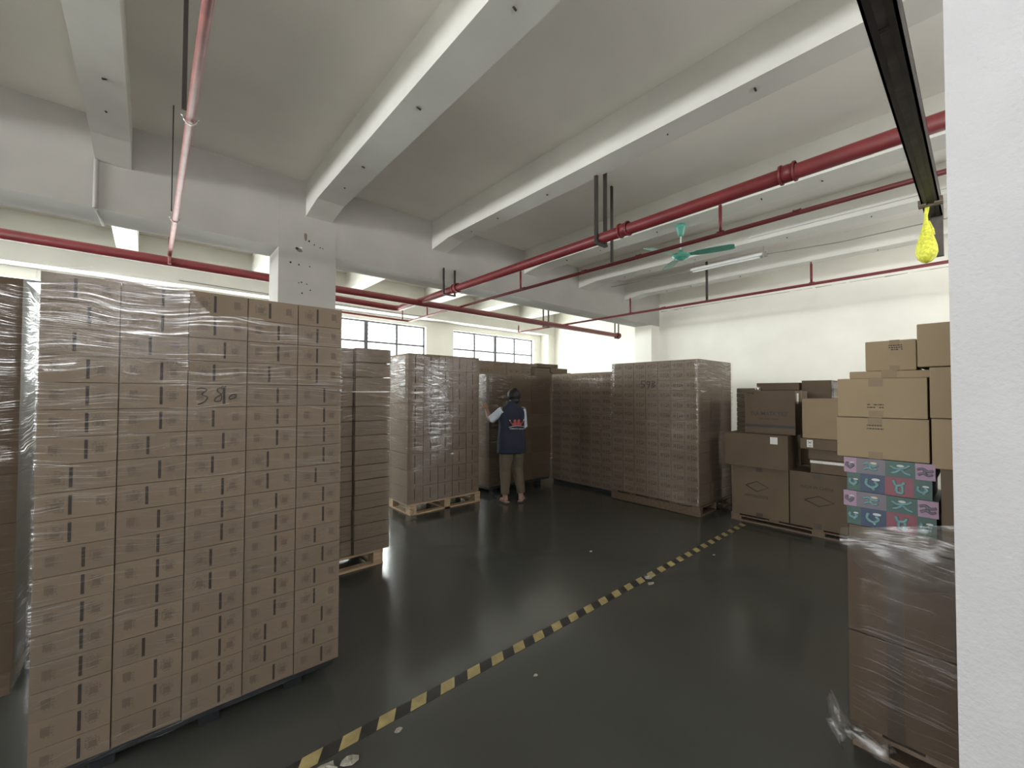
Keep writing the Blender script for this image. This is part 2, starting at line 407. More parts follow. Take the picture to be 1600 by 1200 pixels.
col_spot(1.33, 3.27, .045, M['stain'], 'chipped_patch', .6); col_spot(1.35, 3.30, .02, M['whiteplastic'], 'chipped_patch', .5); col_spot(1.31, 3.28, .018, M['dark'])
col_spot(1.40, 3.44, .022, M['stain'], 'chipped_patch', 2); col_spot(1.44, 3.40, .012, M['dark'])
for px, pz in ((1.50, 3.37), (1.57, 3.35), (1.60, 3.345), (1.24, 3.10), (1.33, 3.09), (1.45, 3.09), (1.33, 2.87), (1.36, 2.88), (1.42, 2.87), (1.46, 2.80), (1.37, 2.75)):
    col_spot(px, pz, random.uniform(.007, .013), M['dark'])
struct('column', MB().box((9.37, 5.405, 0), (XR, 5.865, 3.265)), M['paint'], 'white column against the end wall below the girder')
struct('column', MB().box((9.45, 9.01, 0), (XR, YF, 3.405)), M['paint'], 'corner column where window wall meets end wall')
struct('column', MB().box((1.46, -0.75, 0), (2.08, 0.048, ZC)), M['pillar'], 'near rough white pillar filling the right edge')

# striped floor tape: one thing, black with yellow bars
ty0, ty1 = 1.855, 1.925
tp = MB(); tp.box((-0.6, ty0, 0.0005), (5.3, ty1, 0.0016))
tape = tp.obj('floor_tape', M['tblack']); tag(tape, 'black and yellow striped hazard tape stuck along the floor', 'floor tape')
mb = MB(); x = -0.55
while x < 5.25:
    mb.add([(x, ty0, .0022), (x + .085, ty0, .0022), (x + .13, ty1, .0022), (x + .045, ty1, .0022)], [(0, 1, 2, 3)]); x += .17
so = mb.obj('yellow_stripes', M['tyellow'], tape); so['label'] = 'yellow diagonal stripes'


# ================================================================== STACKS
ORD = 'bottom second third fourth fifth sixth seventh eighth ninth tenth eleventh twelfth thirteenth fourteenth fifteenth sixteenth seventeenth eighteenth nineteenth'.split()
CO = 'first second third fourth fifth sixth seventh eighth'.split()


def pseudo_text(mb, x0, z0, x1, z1, lines, mi, y=-.0007, dens=.75):
    """illegible print: rows of short dashes"""
    dz = (z1 - z0) / lines
    for i in range(lines):
        x = x0
        while x < x1:
            wd = random.uniform(.004, .012) * (x1 - x0) / .06
            if random.random() < dens: rectf(mb, x, z0 + dz * (i + .2), min(x + wd, x1), z0 + dz * (i + .75), mi, y)
            x += wd + .002


def rectf(mb, x0, z0, x1, z1, mi, y=-.0007):
    mb.add([(x0, y, z0), (x1, y, z0), (x1, y, z1), (x0, y, z1)], [(0, 1, 2, 3)], mi)


def carton(name, w_, d_, h_, style, mats):
    mb = MB().box((0, 0, 0), (w_, d_, h_))
    # flap seam on top
    mb.add([(0, d_ / 2 - .001, h_ + .0005), (w_, d_ / 2 - .001, h_ + .0005), (w_, d_ / 2 + .001, h_ + .0005), (0, d_ / 2 + .001, h_ + .0005)], [(0, 1, 2, 3)], 1)
    if style in ('barR', 'barL'):
        bx = w_ * (.60 if style == 'barR' else .42); sg = 1 if style == 'barR' else -1
        rectf(mb, bx - .005, h_ * .14, bx + .005, h_ * .88, 1)
        a, b = (bx + .016, w_ - .028) if sg > 0 else (.028, bx - .016)
        mm = (a + b) / 2
        rectf(mb, mm - .011, h_ * .36, mm + .013, h_ * .62, 2); pseudo_text(mb, a, h_ * .25, b, h_ * .80, 7, 2, -.0009, .65)
        q0, q1 = (.03, .055) if sg > 0 else (w_ - .055, w_ - .03)
        rectf(mb, q0, h_ * .38, q1, h_ * .72, 2); pseudo_text(mb, q0, h_ * .3, q1 + .01, h_ * .7, 4, 2, -.0009, .4)
    elif style == 'tall':
        bx = w_ * .47
        rectf(mb, bx - .006, h_ * .18, bx + .006, h_ * .88, 1); pseudo_text(mb, bx + .03, h_ * .35, w_ - .02, h_ * .7, 6, 2, -.0009, .5)
        pseudo_text(mb, .02, h_ * .35, bx - .04, h_ * .6, 4, 2, -.0009, .3)
    elif style == 'small':
        bx = w_ * .5; rectf(mb, bx - .003, h_ * .25, bx + .003, h_ * .75, 1)
        rectf(mb, w_ * .18, h_ * .35, w_ * .38, h_ * .68, 2); pseudo_text(mb, w_ * .6, h_ * .3, w_ * .9, h_ * .7, 4, 1, -.0009, .6)
    elif style == 'flat':
        rectf(mb, 0, h_ * .48, w_, h_ * .52, 2)
    elif style == 'edge':
        pseudo_text(mb, w_ * .2, h_ * .4, w_ * .8, h_ * .6, 2, 2, -.0009, .6)
    return mb.mesh(name, mats)


CB = [M['cardboard'], M['ink'], M['inkfaint']]
special = {}


def stack(kname, labelfmt, cat, group, org, rz, cols, rows, z0, h, depth, styles, mats=CB, gap=.004, tail=None, coloff=None, skip=(), toph=None, jit=.004):
    """front layer of cartons; cols = widths along local x; rz turns the front from -Y to another side"""
    x = 0; Rm = Matrix.Rotation(rz, 3, 'Z'); out = {}
    ms = {}
    for ci, cw in enumerate(cols):
        for ri in range(rows):
            if (ci, ri) in skip: continue
            st = random.choice(styles)
            key = (round(cw, 4), st)
            if key not in ms: ms[key] = carton(kname, cw - gap, depth - gap, h - gap * .6, st, mats)
            off = coloff[ci] if coloff else 0
            p = Rm @ Vector((x + gap / 2, random.uniform(0, jit) + off, 0))
            ob = bpy.data.objects.new(kname, ms[key]); COL.objects.link(ob)
            ob.location = (org[0] + p.x, org[1] + p.y, z0 + ri * h); ob.rotation_euler = (0, 0, rz)
            fr = rows - 1 - ri
            rn = 'top row' if fr == 0 else ('bottom row' if ri == 0 else '%s row from top' % CO[fr] if fr < 8 else '%s row from bottom' % ORD[ri])
            cn = ('only column' if len(cols) == 1 else 'leftmost column' if ci == 0 else 'rightmost column' if ci == len(cols) - 1 else '%s column from left' % CO[ci])
            tag(ob, labelfmt % (rn, cn), cat, group)
            out[(ci, ri)] = ob
        x += cw
    return out


def pallet(name, org, w_, d_, h_, label, mat, group='wooden pallets under the stacks', plastic=False):
    e = empty(name, org, label, 'pallet', group)
    if plastic:
        q = MB().box((0, 0, h_ - .04), (w_, d_, h_)).obj('deck', mat, e, bevel=.004)
        for ix in range(3):
            for iy in range(3):
                xx = .14 + (w_ - .36) * ix / 2; yy = .06 + (d_ - .2) * iy / 2
                MB().box((xx, yy, 0), (xx + .08, yy + .1, h_ - .04)).obj('foot', mat, e, bevel=.004)
        return e
    t = .018; n = 5
    for k in range(n):
        bw = .1; yy = (d_ - bw) * k / (n - 1)
        MB().box((0, yy, h_ - t), (w_, yy + bw, h_)).obj('deck_board', mat, e)
    for k in range(3):
        xx = (w_ - .09) * k / 2
        MB().box((xx, 0, h_ - 2 * t), (xx + .09, d_, h_ - t)).obj('stringer_board', mat, e)
        MB().box((xx, 0, 0), (xx + .09, d_, t)).obj('stringer_board', mat, e)
        for j in range(3):
            yy = (d_ - .12) * j / 2
            MB().box((xx, yy + .002, t), (xx + .088, yy + .118, h_ - 2 * t)).obj('block', mat, e)
    for j in (0, 1):
        yy = (d_ - .08) * j
        MB().box((.09, yy, 0), (w_ - .09, yy + .08, t)).obj('base_board', mat, e)
    return e


def film(name, x0, x1, y0, y1, z0, z1, mat, label, off=.012, topfn=None, amp=.004, corner=.03, seed=0, notch=None):
    """a wrapped loop of film around a stack (a closed band, open at top and bottom)"""
    a0, a1, b0, b1 = x0 - off, x1 + off, y0 - off, y1 + off
    path = []; step = .045

    def seg(p, q):
        L = (Vector(q) - Vector(p)).length; n = max(2, int(L / step))
        for i in range(n): path.append(Vector(p).lerp(Vector(q), i / n))
    c = corner
    seg((a0 + c, b0), (a1 - c, b0)); seg((a1 - c, b0), (a1 - c * .29, b0 + c * .29)); seg((a1 - c * .29, b0 + c * .29), (a1, b0 + c)); seg((a1, b0 + c), (a1, b1 - c)); seg((a1, b1 - c), (a1 - c, b1))
    seg((a1 - c, b1), (a0 + c, b1)); seg((a0 + c, b1), (a0, b1 - c)); seg((a0, b1 - c), (a0, b0 + c)); seg((a0, b0 + c), (a0 + c * .29, b0 + c * .29)); seg((a0 + c * .29, b0 + c * .29), (a0 + c, b0))
    nz = max(6, int((z1 - z0) / .03)); vs = []; n = len(path); cx, cy = (a0 + a1) / 2, (b0 + b1) / 2
    for i in range(nz + 1):
        for p in path:
            zt = topfn(p.x, p.y) if topfn else z1
            z = z0 + (zt - z0) * i / nz
            q = noise.noise(Vector((p.x * 3.1 + seed, p.y * 3.1, z * 14)))
            dirv = Vector((p.x - cx, p.y - cy)); dx = 1 if abs(p.x - a0) < .04 or abs(p.x - a1) < .04 else 0; dy = 1 if abs(p.y - b0) < .04 or abs(p.y - b1) < .04 else 0
            ox = (1 if dirv.x > 0 else -1) * dx; oy = (1 if dirv.y > 0 else -1) * dy
            edge = 0
            if i in (0, nz): edge = noise.noise(Vector((p.x * 9 + seed, p.y * 9, i))) * .025
            vs.append((p.x + ox * amp * q, p.y + oy * amp * q, z + edge))
    fs = [(i * n + k, i * n + (k + 1) % n, (i + 1) * n + (k + 1) % n, (i + 1) * n + k) for i in range(nz) for k in range(n)]
    mb = MB().add(vs, fs, 0, True)
    o = mb.obj(name, mat); tag(o, label, 'plastic wrap', None)
    return o


# ---- stack 1: tall wrapped stack at front left
G1 = 'printed cartons in the tall wrapped stack at front left'
c1 = [.2225, .2225, .2245, .2225, .2225]
Y1 = 2.333
s1 = stack('printed_carton', 'printed carton of nearest tall stack, %s, %s', 'cardboard box', G1, (-.315, Y1, 0), 0, c1, 18, .115, .1053, .56, ['barR', 'barR', 'barR', 'barL', 'barL'], coloff=[0, .002, 0, .004, .001])
s1b = stack('printed_carton', 'printed carton behind the nearest front layer, %s, %s', 'cardboard box', 'cartons behind the front layer of the nearest stack', (-.315 + sum(c1[:4]), Y1 + .565, 0), 0, c1[4:], 18, .115, .1053, .54, ['barR', 'barL'])
pallet('plastic_pallet', (-.30, Y1 + .03, 0), 1.08, 1.05, .112, 'black plastic pallet under the nearest tall stack', M['plastic'], 'plastic pallets', True)
# handwriting 380 with pen strokes, on the carton five rows down in the third column
hb = s1[(2, 13)]
hz = s1[(2, 13)].location


def stroke(pts, n=5):
    out = []
    P = [pts[0]] + pts + [pts[-1]]
    for i in range(1, len(P) - 2):
        for k in range(n):
            t = k / n; a, b, c_, d = [Vector(P[i + j - 1]) for j in range(4)]
            out.append(.5 * ((2 * b) + (c_ - a) * t + (2 * a - 5 * b + 4 * c_ - d) * t * t + (3 * b - a - 3 * c_ + d) * t ** 3))
    out.append(Vector(P[-1])); return out


def writing(parent, strokes, x, z, sc, name, r=.0022, lab=None, scz=None):
    scz = scz or sc
    L = []
    for s_ in strokes:
        L.append([(x + p[0] * sc, -.0016, z + p[1] * scz) for p in stroke([Vector((a, b)) for a, b in s_])])
    o = curve_mesh(name, L, r, M['marker'], parent)
    if lab: o['label'] = lab
    return o


three = [(0, .9), (.35, .98), (.7, .85), (.35, .55), (.75, .35), (.55, .05), (.1, -.15)]
eight = [(1.9, .95), (1.6, 1.0), (1.45, .8), (1.75, .5), (1.7, .1), (1.3, .05), (1.35, .3), (1.8, .6), (2.05, 1.1), (1.85, 1.15), (1.75, .95)]
zero = [(2.55, .5), (2.35, .35), (2.45, .2), (2.75, .3), (2.85, .5), (2.6, .55), (2.5, .48)]
writing(hb, [three, eight, zero], .030, .022, .052, 'handwriting', .0026, 'handwritten number 380 in black marker', .066)


def top1(x, y):
    if y < Y1 + .1:
        if x < .13: return 2.03 + .004 * sin(x * 40)
        if x < .19: return 2.03 - (x - .13) * 2.0
        return 1.905 + .006 * sin(x * 23)
    return 1.95


film('stretch_wrap', -.315, .80, Y1, Y1 + 1.1, .10, 2.03, M['film'], 'clear stretch wrap around the nearest tall carton stack', topfn=top1, seed=3)
# extra tight wraps at the upper left of that stack
mb = MB()
vs = []; nx, nz = 26, 30
for i in range(nz + 1):
    for j in range(nx + 1):
        x = -.325 + (.125 + .33) * j / nx; z = 1.66 + .385 * i / nz
        if i == 0: z -= .04 * sin(j * .5)
        vs.append((x, Y1 - .018 - .004 * noise.noise(Vector((x * 4, 0, z * 30))), z))
mb.add(vs, [(i * (nx + 1) + j, i * (nx + 1) + j + 1, (i + 1) * (nx + 1) + j + 1, (i + 1) * (nx + 1) + j) for i in range(nz) for j in range(nx)], 0, True)
tag(mb.obj('stretch_wrap', M['filmhvy']), 'bright wrinkled film layer over the top left of the nearest stack', 'plastic wrap')

# ---- stack 0: behind left edge
G0 = 'cartons in the wrapped stack at the left picture edge'
stack('carton', 'plain carton at left picture edge, %s, %s', 'cardboard box', G0, (-1.70, 3.3, 0), 0, [.3, .3, .3, .3], 8, .12, .253, .6, ['edge'], [M['cardshade'], M['ink'], M['inkfaint']])  # shadow on this stack is carried by the darker carton colour
stack('carton', 'plain side carton at left picture edge, %s, %s', 'cardboard box', 'side cartons of the stack at the left picture edge', (-.50, 3.91, 0), pi / 2, [.55], 8, .12, .253, .6, ['edge'], [M['cardshade'], M['ink'], M['inkfaint']])
pallet('wooden_pallet', (-1.69, 3.32, 0), 1.18, 1.1, .118, 'wooden pallet under the stack at the left picture edge', M['wooddark'])
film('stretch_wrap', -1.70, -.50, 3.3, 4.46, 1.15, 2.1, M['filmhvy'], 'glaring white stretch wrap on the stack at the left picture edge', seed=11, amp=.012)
film('stretch_wrap', -1.70, -.50, 3.3, 4.46, .05, 1.2, M['filmshade'], 'shade-toned lower stretch wrap on the stack at the left picture edge', seed=12, amp=.008)  # lower wrap in the shaded gap, darkened through its material

# ---- stack 2: brown sleeves behind stack 1
G2 = 'cartons in the second stack of the left row'
s2 = stack('carton', 'thin carton behind the nearest stack, %s, %s', 'cardboard box', G2, (.645, 3.62, 0), 0, [.365, .34], 14, .14, .129, .5, ['flat', 'edge'], coloff=[.02, .02], jit=.016, gap=.009)
s2b = stack('wide_carton', 'wide carton at corner of second left stack, %s, %s', 'cardboard box', 'wide cartons at the corner of the second left stack', (1.353, 3.60, 0), 0, [.33], 14, .14, .1295, .55, ['flat', 'edge'], coloff=[0], jit=.018, gap=.011)
pallet('wooden_pallet', (.62, 3.63, 0), 1.01, 1.08, .135, 'wooden pallet with pale corner block under the second left stack', M['wood'])
film('stretch_wrap', .645, 1.685, 3.60, 4.72, .12, 1.93, M['filmfine'], 'clear stretch wrap around the second stack on the left', seed=5)

# ---- stack 3: on the visible pale pallet
G3 = 'cartons on the pallet left of the person'
CB3 = CB
s3 = stack('upright_carton', 'upright carton on pallet left of person, %s, %s', 'cardboard box', G3, (2.46, 4.79, 0), 0, [.225] * 5, 9, .142, .2135, .55, ['tall'], coloff=[0] * 5, gap=.008)
pallet('wooden_pallet', (2.5, 4.78, 0), 1.1, 1.1, .14, 'pale wooden pallet with three blocks showing, left of the person', M['wood'])
film('stretch_wrap', 2.46, 3.585, 4.79, 5.9, .13, 2.03, M['film'], 'wrinkled stretch wrap around the stack left of the person', seed=8)
vs = []; mb = MB(); nx, nz = 16, 60
for i in range(nz + 1):
    for j in range(nx + 1):
        z = .72 + 1.28 * i / nz; x = 2.76 + .33 * j / nx + .05 * sin(z * 3)
        vs.append((x, 4.768 - .010 * noise.noise(Vector((x * 7, 1, z * 26))), z))
mb.add(vs, [(i * (nx + 1) + j, i * (nx + 1) + j + 1, (i + 1) * (nx + 1) + j + 1, (i + 1) * (nx + 1) + j) for i in range(nz) for j in range(nx)], 0, True)
tag(mb.obj('stretch_wrap', M['filmhvy']), 'bright crinkled vertical band of film on the stack left of the person', 'plastic wrap')
mb = MB()
mb.tube([(2.47 + .03 * sin(k * 1.1), 4.72 - .016 * k + .02 * cos(k * 2), max(.006, .10 - .022 * k) + .01 * abs(sin(k))) for k in range(9)], .007, 6)
mb.tube([(2.44, 4.70, .13), (2.36, 4.66, .09), (2.34, 4.64, .02), (2.42, 4.62, .007), (2.50, 4.66, .007)], .006, 6)
tag(mb.obj('film_tail', M['filmscrap']), 'loose twisted film end hanging at the pale pallet corner', 'plastic wrap')

# ---- stack 4: plain stack the person is wrapping
G4 = 'plain cartons in the stack in front of the person'
s4 = stack('plain_carton', 'plain carton in front of the person, %s, %s', 'cardboard box', G4, (3.875, 4.93, 0), 0, [.45, .45, .45], 8, .13, .2145, .55, ['edge'], [M['cardboard2'], M['ink'], M['cardboard2']])
pallet('plastic_pallet', (3.88, 4.95, 0), 1.33, 1.05, .125, 'black plastic pallet under the stack in front of the person', M['plastic'], 'plastic pallets', True)
film('stretch_wrap', 3.875, 5.225, 4.93, 6.0, .10, 1.84, M['filmfine'], 'smooth stretch wrap the person is winding around the stack', seed=15)
vs = []; mb = MB(); nx, nz = 10, 60
for i in range(nz + 1):
    for j in range(nx + 1):
        z = .15 + 1.3 * i / nz; x = 3.89 + .16 * j / nx
        vs.append((x, 4.905 - .012 * noise.noise(Vector((x * 9, 7, z * 26))), z))
for i in range(nz + 1):
    for j in range(nx + 1):
        z = 1.43 + .38 * i / nz; x = 4.02 + .30 * j / nx
        vs.append((x, 4.905 - .012 * noise.noise(Vector((x * 9, 3, z * 26))), z))
o_ = (nz + 1) * (nx + 1)
F = [(i * (nx + 1) + j, i * (nx + 1) + j + 1, (i + 1) * (nx + 1) + j + 1, (i + 1) * (nx + 1) + j) for i in range(nz) for j in range(nx)]
mb.add(vs, F + [tuple(o_ + q for q in f) for f in F], 0, True)
tag(mb.obj('stretch_wrap', M['filmhvy']), 'crinkled shiny film patches at the left of the stack in front of person', 'plastic wrap')

# ---- stack 5 (front faces -X)
G5 = 'small printed cartons in the long stack right of the person'
s5 = stack('small_carton', 'small carton, long stack beside person, %s, %s', 'cardboard box', G5, (5.385, 5.045, 0), -pi / 2, [.2115] * 6, 14, .05, .1315, .45, ['small'], coloff=[0] * 6)
film('stretch_wrap', 5.385, 6.5, 3.776, 5.045, .04, 1.80, M['filmfine'], 'hazy stretch wrap around the long stack right of the person', seed=22)
MB().box((5.40, 3.80, 0), (6.45, 5.02, .048)).obj('slip_sheet', M['plastic']); tag(bpy.data.objects['slip_sheet'], 'low black base under the long stack right of the person', 'pallet')

# ---- stack 6 (front faces -X, side faces -Y)
G6 = 'small printed cartons in the big stack at centre right'
s6 = stack('small_carton', 'small carton, big centre right stack, %s, %s', 'cardboard box', G6, (5.225, 3.665, 0), -pi / 2, [.1855] * 7, 14, .125, .1337, .36, ['small'], coloff=[0] * 7)
s6b = stack('side_carton', 'carton in shiny side, centre right stack, %s, %s', 'cardboard box', 'side cartons of the big stack at centre right', (5.592, 2.368, 0), 0, [.345, .33], 14, .125, .1337, .4, ['edge'])
pallet('wooden_pallet', (5.215, 2.355, 0), 1.06, 1.31, .12, 'dark wooden pallet under the big stack at centre right', M['wooddark'])
# side fascia of the pallet seen from the aisle
mb = MB().box((5.195, 2.34, .012), (5.212, 3.66, .105))
tag(mb.obj('pallet_side_board', M['wooddark']), 'long board leaning on the pallet of the centre right stack', 'board')
film('stretch_wrap', 5.225, 6.27, 2.368, 3.665, .10, 1.98, M['film'], 'stretch wrap around the big stack at centre right', seed=31)
vs = []; mb = MB(); nx, nz = 24, 50
for i in range(nz + 1):
    for j in range(nx + 1):
        z = 1.05 + .93 * i / nz; x = 5.24 + 1.03 * j / nx
        vs.append((x, 2.345 - .010 * noise.noise(Vector((x * 5, 3, z * 26))), z))
mb.add(vs, [(i * (nx + 1) + j, i * (nx + 1) + j + 1, (i + 1) * (nx + 1) + j + 1, (i + 1) * (nx + 1) + j) for i in range(nz) for j in range(nx)], 0, True)
tag(mb.obj('stretch_wrap', M['filmhvy']), 'bright streaky film over the side of the centre right stack', 'plastic wrap')
five = [(.6, 1), (.15, 1), (.1, .6), (.45, .55), (.5, .2), (.05, 0)]
nine = [(1.3, .8), (1.0, .95), (.9, .6), (1.2, .5), (1.35, .9), (1.25, .3), (1.0, -.05)]
e8 = [(2.0, .9), (1.75, .95), (1.7, .7), (2.0, .4), (1.85, .05), (1.6, .2), (2.1, .85)]
writing(s6[(3, 11)], [five, nine, e8], -.07, .03, .10, 'handwriting', .005, 'handwritten number 598 in black marker')

# ---- low rear stacks: only their tops show above the others
st7 = stack('rear_carton', 'small carton under the right window, %s, %s', 'cardboard box', 'cartons on the rear stack under the right window', (5.05, 6.8, 0), 0, [.42, .38, .40, .36], 3, 1.83, .135, .4, ['small', 'edge'], coloff=[0, .02, 0, .03], jit=.03)
stack('base_carton', 'hidden base carton under the window, %s, %s', 'cardboard box', 'hidden base cartons of the rear stacks', (5.05, 6.8, 0), 0, [.78, .78], 2, .12, .855, .6, ['edge'], [M['cardboard2'], M['ink'], M['inkfaint']])
pallet('wooden_pallet', (5.05, 6.82, 0), 1.5, 1.0, .118, 'wooden pallet under the rear stack below the window', M['wood'])
stack('base_carton', 'hidden base carton by the end wall, %s, %s', 'cardboard box', 'hidden base cartons of the rear stacks', (6.8, 6.8, 0), 0, [.6, .6], 2, .12, .90, .6, ['edge'], [M['cardboard2'], M['ink'], M['inkfaint']])
pallet('wooden_pallet', (6.8, 6.82, 0), 1.2, 1.0, .118, 'wooden pallet under the rear stack by the end wall', M['wood'])
for i, (a, b, za, zb, nm) in enumerate([(6.72, 7.28, 1.922, 2.04, 'lowest left'), (7.30, 7.99, 1.922, 2.06, 'lowest right'), (6.75, 7.22, 2.042, 2.145, 'middle left'), (7.25, 7.85, 2.062, 2.16, 'middle right'), (6.78, 7.50, 2.165, 2.25, 'topmost')]):
    q = MB().box((0, 0, 0), (b - a, .42, zb - za)); rectf(q, .05, .04, b - a - .05, .045, 1)
    ob = q.obj('flat_carton', [M['cardboard2'], M['ink']], None, (a, 6.83, za)); tag(ob, 'flat loose carton lying %s on the rear pile by the end wall' % nm, 'cardboard box', 'loose flat cartons on the rear pile')


# ================================================================== BIG LOOSE BOXES, right middle
def big_box(name, x0, yhi, ylo, z0, z1, depth, label, mat='kraft', tilt=0, tape_at=None, bevel=.004, group=None, tapecol='tape', open_top=False):
    """box with its front on the -X side; local x runs left to right as seen from the aisle"""
    w_, h_ = yhi - ylo, z1 - z0
    e = empty(name, (x0, yhi, z0), label, 'cardboard box', group, -pi / 2 + tilt)
    b_ = MB().box((0, 0, 0), (w_, depth, h_)).obj('carton_body', M[mat], e, bevel=bevel)
    mb = MB().box((0, depth / 2 - .0012, h_ - .0005), (w_, depth / 2 + .0012, h_ + .0006)); mb.obj('flap_seam', M['ink'], e)
    if tape_at is not None:
        for (ta, tb, top, bot) in tape_at:
            if bot: MB().box((ta, -.0012, 0), (tb, -.0004, bot)).obj('packing_tape', M[tapecol], e)
            if top:
                q = MB(); q.add([(ta, -.0012, h_ - top), (tb, -.0012, h_ - top), (tb, -.0012, h_ + .0012), (ta, -.0012, h_ + .0012), (tb, depth, h_ + .0012), (ta, depth, h_ + .0012)], [(0, 1, 2, 3), (3, 2, 4, 5)]); q.obj('packing_tape', M[tapecol], e)
    return e


E1 = big_box('large_carton', 5.45, 2.06, 1.455, .09, .675, .55, 'large dark carton with diamond mark on the floor pallet, left one', 'cardboard2', tape_at=[(.27, .34, .05, .05)], tapecol='tapedark')
E4 = big_box('large_carton', 5.45, 1.445, .93, .09, .69, .55, 'large dark carton with diamond mark, right one beside colourful boxes', 'cardboard2', tape_at=[(.22, .29, .06, .06)], tapecol='tapedark')
E4b = big_box('large_carton', 5.55, .92, .35, .09, .69, .55, 'large dark carton mostly hidden behind the colourful boxes', 'cardboard2')
pallet('wooden_pallet', (5.47, .30, 0), 1.1, 1.78, .088, 'low dark pallet under the large loose cartons', M['wooddark'])


def diamond(e, cx, cz, sx, sz, r=.004):
    pts = [(cx - sx, cz), (cx, cz + sz), (cx + sx, cz), (cx, cz - sz), (cx - sx, cz)]
    curve_mesh('printed_mark', [[(a, -.001, b) for a, b in pts]], r, M['ink'], e)


diamond(E1, .28, .36, .12, .06); diamond(E4, .27, .30, .13, .055)
text_mesh('lettering', 'MAITONGTOYS', .042, M['ink'], E1, (.27, -.0012, .24), (pi / 2, 0, 0), .85)
text_mesh('lettering', 'MADE IN CHINA', .045, M['ink'], E4, (.25, -.0012, .44), (pi / 2, 0, 0), .9)
E2 = big_box('large_carton', 5.40, 2.12, 1.445, .682, 1.075, .5, 'wide plain carton on top of the left diamond carton', 'cardboard2')
MB().box((.50, -.0015, .29), (.575, -.0004, .37)).obj('paper_label', M['label'], E2)
E3 = big_box('large_carton', 5.52, 1.93, 1.40, 1.078, 1.585, .5, 'printed carton with dark bottom band and white side label', 'cardboard2')
text_mesh('lettering', "TUUMATK'TEZ", .062, M['marker'], E3, (.26, -.0012, .235), (pi / 2, 0, 0), .95, .0006)
text_mesh('lettering', 'WEI KEJI TEAM', .032, M['ink'], E3, (.26, -.0012, .175), (pi / 2, 0, 0), 1.0)
curve_mesh('handwriting', [[(.04, -.001, .49), (.06, -.001, .478), (.09, -.001, .484), (.10, -.001, .47)]], .004, M['marker'], E3)
MB().box((0, -.0012, .075), (.53, -.0004, .105)).obj('printed_band', M['marker'], E3)
MB().box((.5304, .06, .36), (.5316, .13, .48)).obj('paper_label', M['label'], E3)
MB().box((.5304, .22, .38), (.5316, .25, .52)).obj('packing_tape', M['tape'], E3)
E5 = big_box('flat_carton', 5.42, 1.33, .93, .95, 1.065, .5, 'flat film-wrapped carton with white label under the plain cube carton', 'cardboard2')
MB().box((.06, -.0015, .02), (.115, -.0004, .10)).obj('paper_label', M['label'], E5)
curve_mesh('label_print', [[(.07, -.002, .085), (.10, -.002, .06)], [(.07, -.002, .06), (.105, -.002, .085)], [(.075, -.002, .04), (.105, -.002, .032)]], .0025, M['marker'], E5)
E5b = big_box('flat_carton', 5.47, 1.27, .90, .84, .948, .5, 'flat carton between the labelled carton and the right diamond carton', 'cardboard2')
E5c = big_box('flat_carton', 5.46, 1.25, .88, .694, .838, .5, 'flat dark carton with a pale edge strip on the right diamond carton', 'cardboard2')
MB().box((0, -.006, .105), (.37, -.0004, .132)).obj('foam_strip', M['label'], E5c)
E6 = big_box('large_carton', 5.42, 1.31, .93, 1.068, 1.50, .42, 'plain cube carton left of the taped cartons', 'kraft')
# back pile: flat cartons edge-on, wrapped
for k in range(9):
    z = 1.02 + .068 * k
    ob = big_box('flat_carton', 6.35 + random.uniform(0, .02), 2.33, 2.02, z, z + .066, .4, 'flat carton, %s from bottom, narrow pile beside the printed carton' % ORD[k].replace('bottom', 'first'), 'cardboard2', bevel=.012, group='narrow pile of flat cartons')
big_box('large_carton', 6.35, 2.33, 1.95, .12, 1.018, .5, 'tall dark carton hidden under the narrow pile of flat cartons', 'cardboard2')
big_box('large_carton', 6.40, 1.94, .9, .12, 1.35, .5, 'big dark carton in the rear, behind the printed carton', 'cardboard2')
pallet('wooden_pallet', (6.37, .9, 0), 1.1, 1.42, .118, 'wooden pallet at the rear under the wrapped pile', M['wooddark'], )
T1 = big_box('flat_carton', 6.40, 2.10, 1.56, 1.352, 1.60, .45, 'flat taped carton with white sticker in the rear pile, left', 'cardboard2')
MB().box((.26, -.0015, .165), (.38, -.0004, .225)).obj('paper_label', M['label'], T1)
T1b = big_box('flat_carton', 6.40, 2.08, 1.58, 1.602, 1.70, .45, 'slightly crushed carton on top of the rear pile, left', 'cardboard2', tilt=.02)
T2 = big_box('flat_carton', 6.41, 1.55, 1.24, 1.352, 1.725, .45, 'carton in the rear pile beside the film-wrapped one', 'cardboard2')
T3 = big_box('wrapped_carton', 6.45, 1.22, .82, 1.352, 1.70, .45, 'film-wrapped carton at the right of the rear pile', 'kraft')
q = MB(); vs = []
for i in range(16):
    for j in range(14):
        y = 1.27 - .5 * j / 13; z = 1.30 + .40 * i / 15 - .05 * max(0, (j - 8) / 6) * (i / 15)
        vs.append((6.43 + .008 * noise.noise(Vector((0, y * 20, z * 20))), y, z))
q.add(vs, [(i * 14 + j, i * 14 + j + 1, (i + 1) * 14 + j + 1, (i + 1) * 14 + j) for i in range(15) for j in range(13)], 0, True)
tag(q.obj('stretch_wrap', M['filmscrap']), 'crumpled film over the right carton of the rear pile', 'plastic wrap')
film('stretch_wrap', 6.35, 6.9, 2.02, 2.33, 1.0, 1.64, M['film'], 'film around the narrow pile of flat cartons', seed=41)

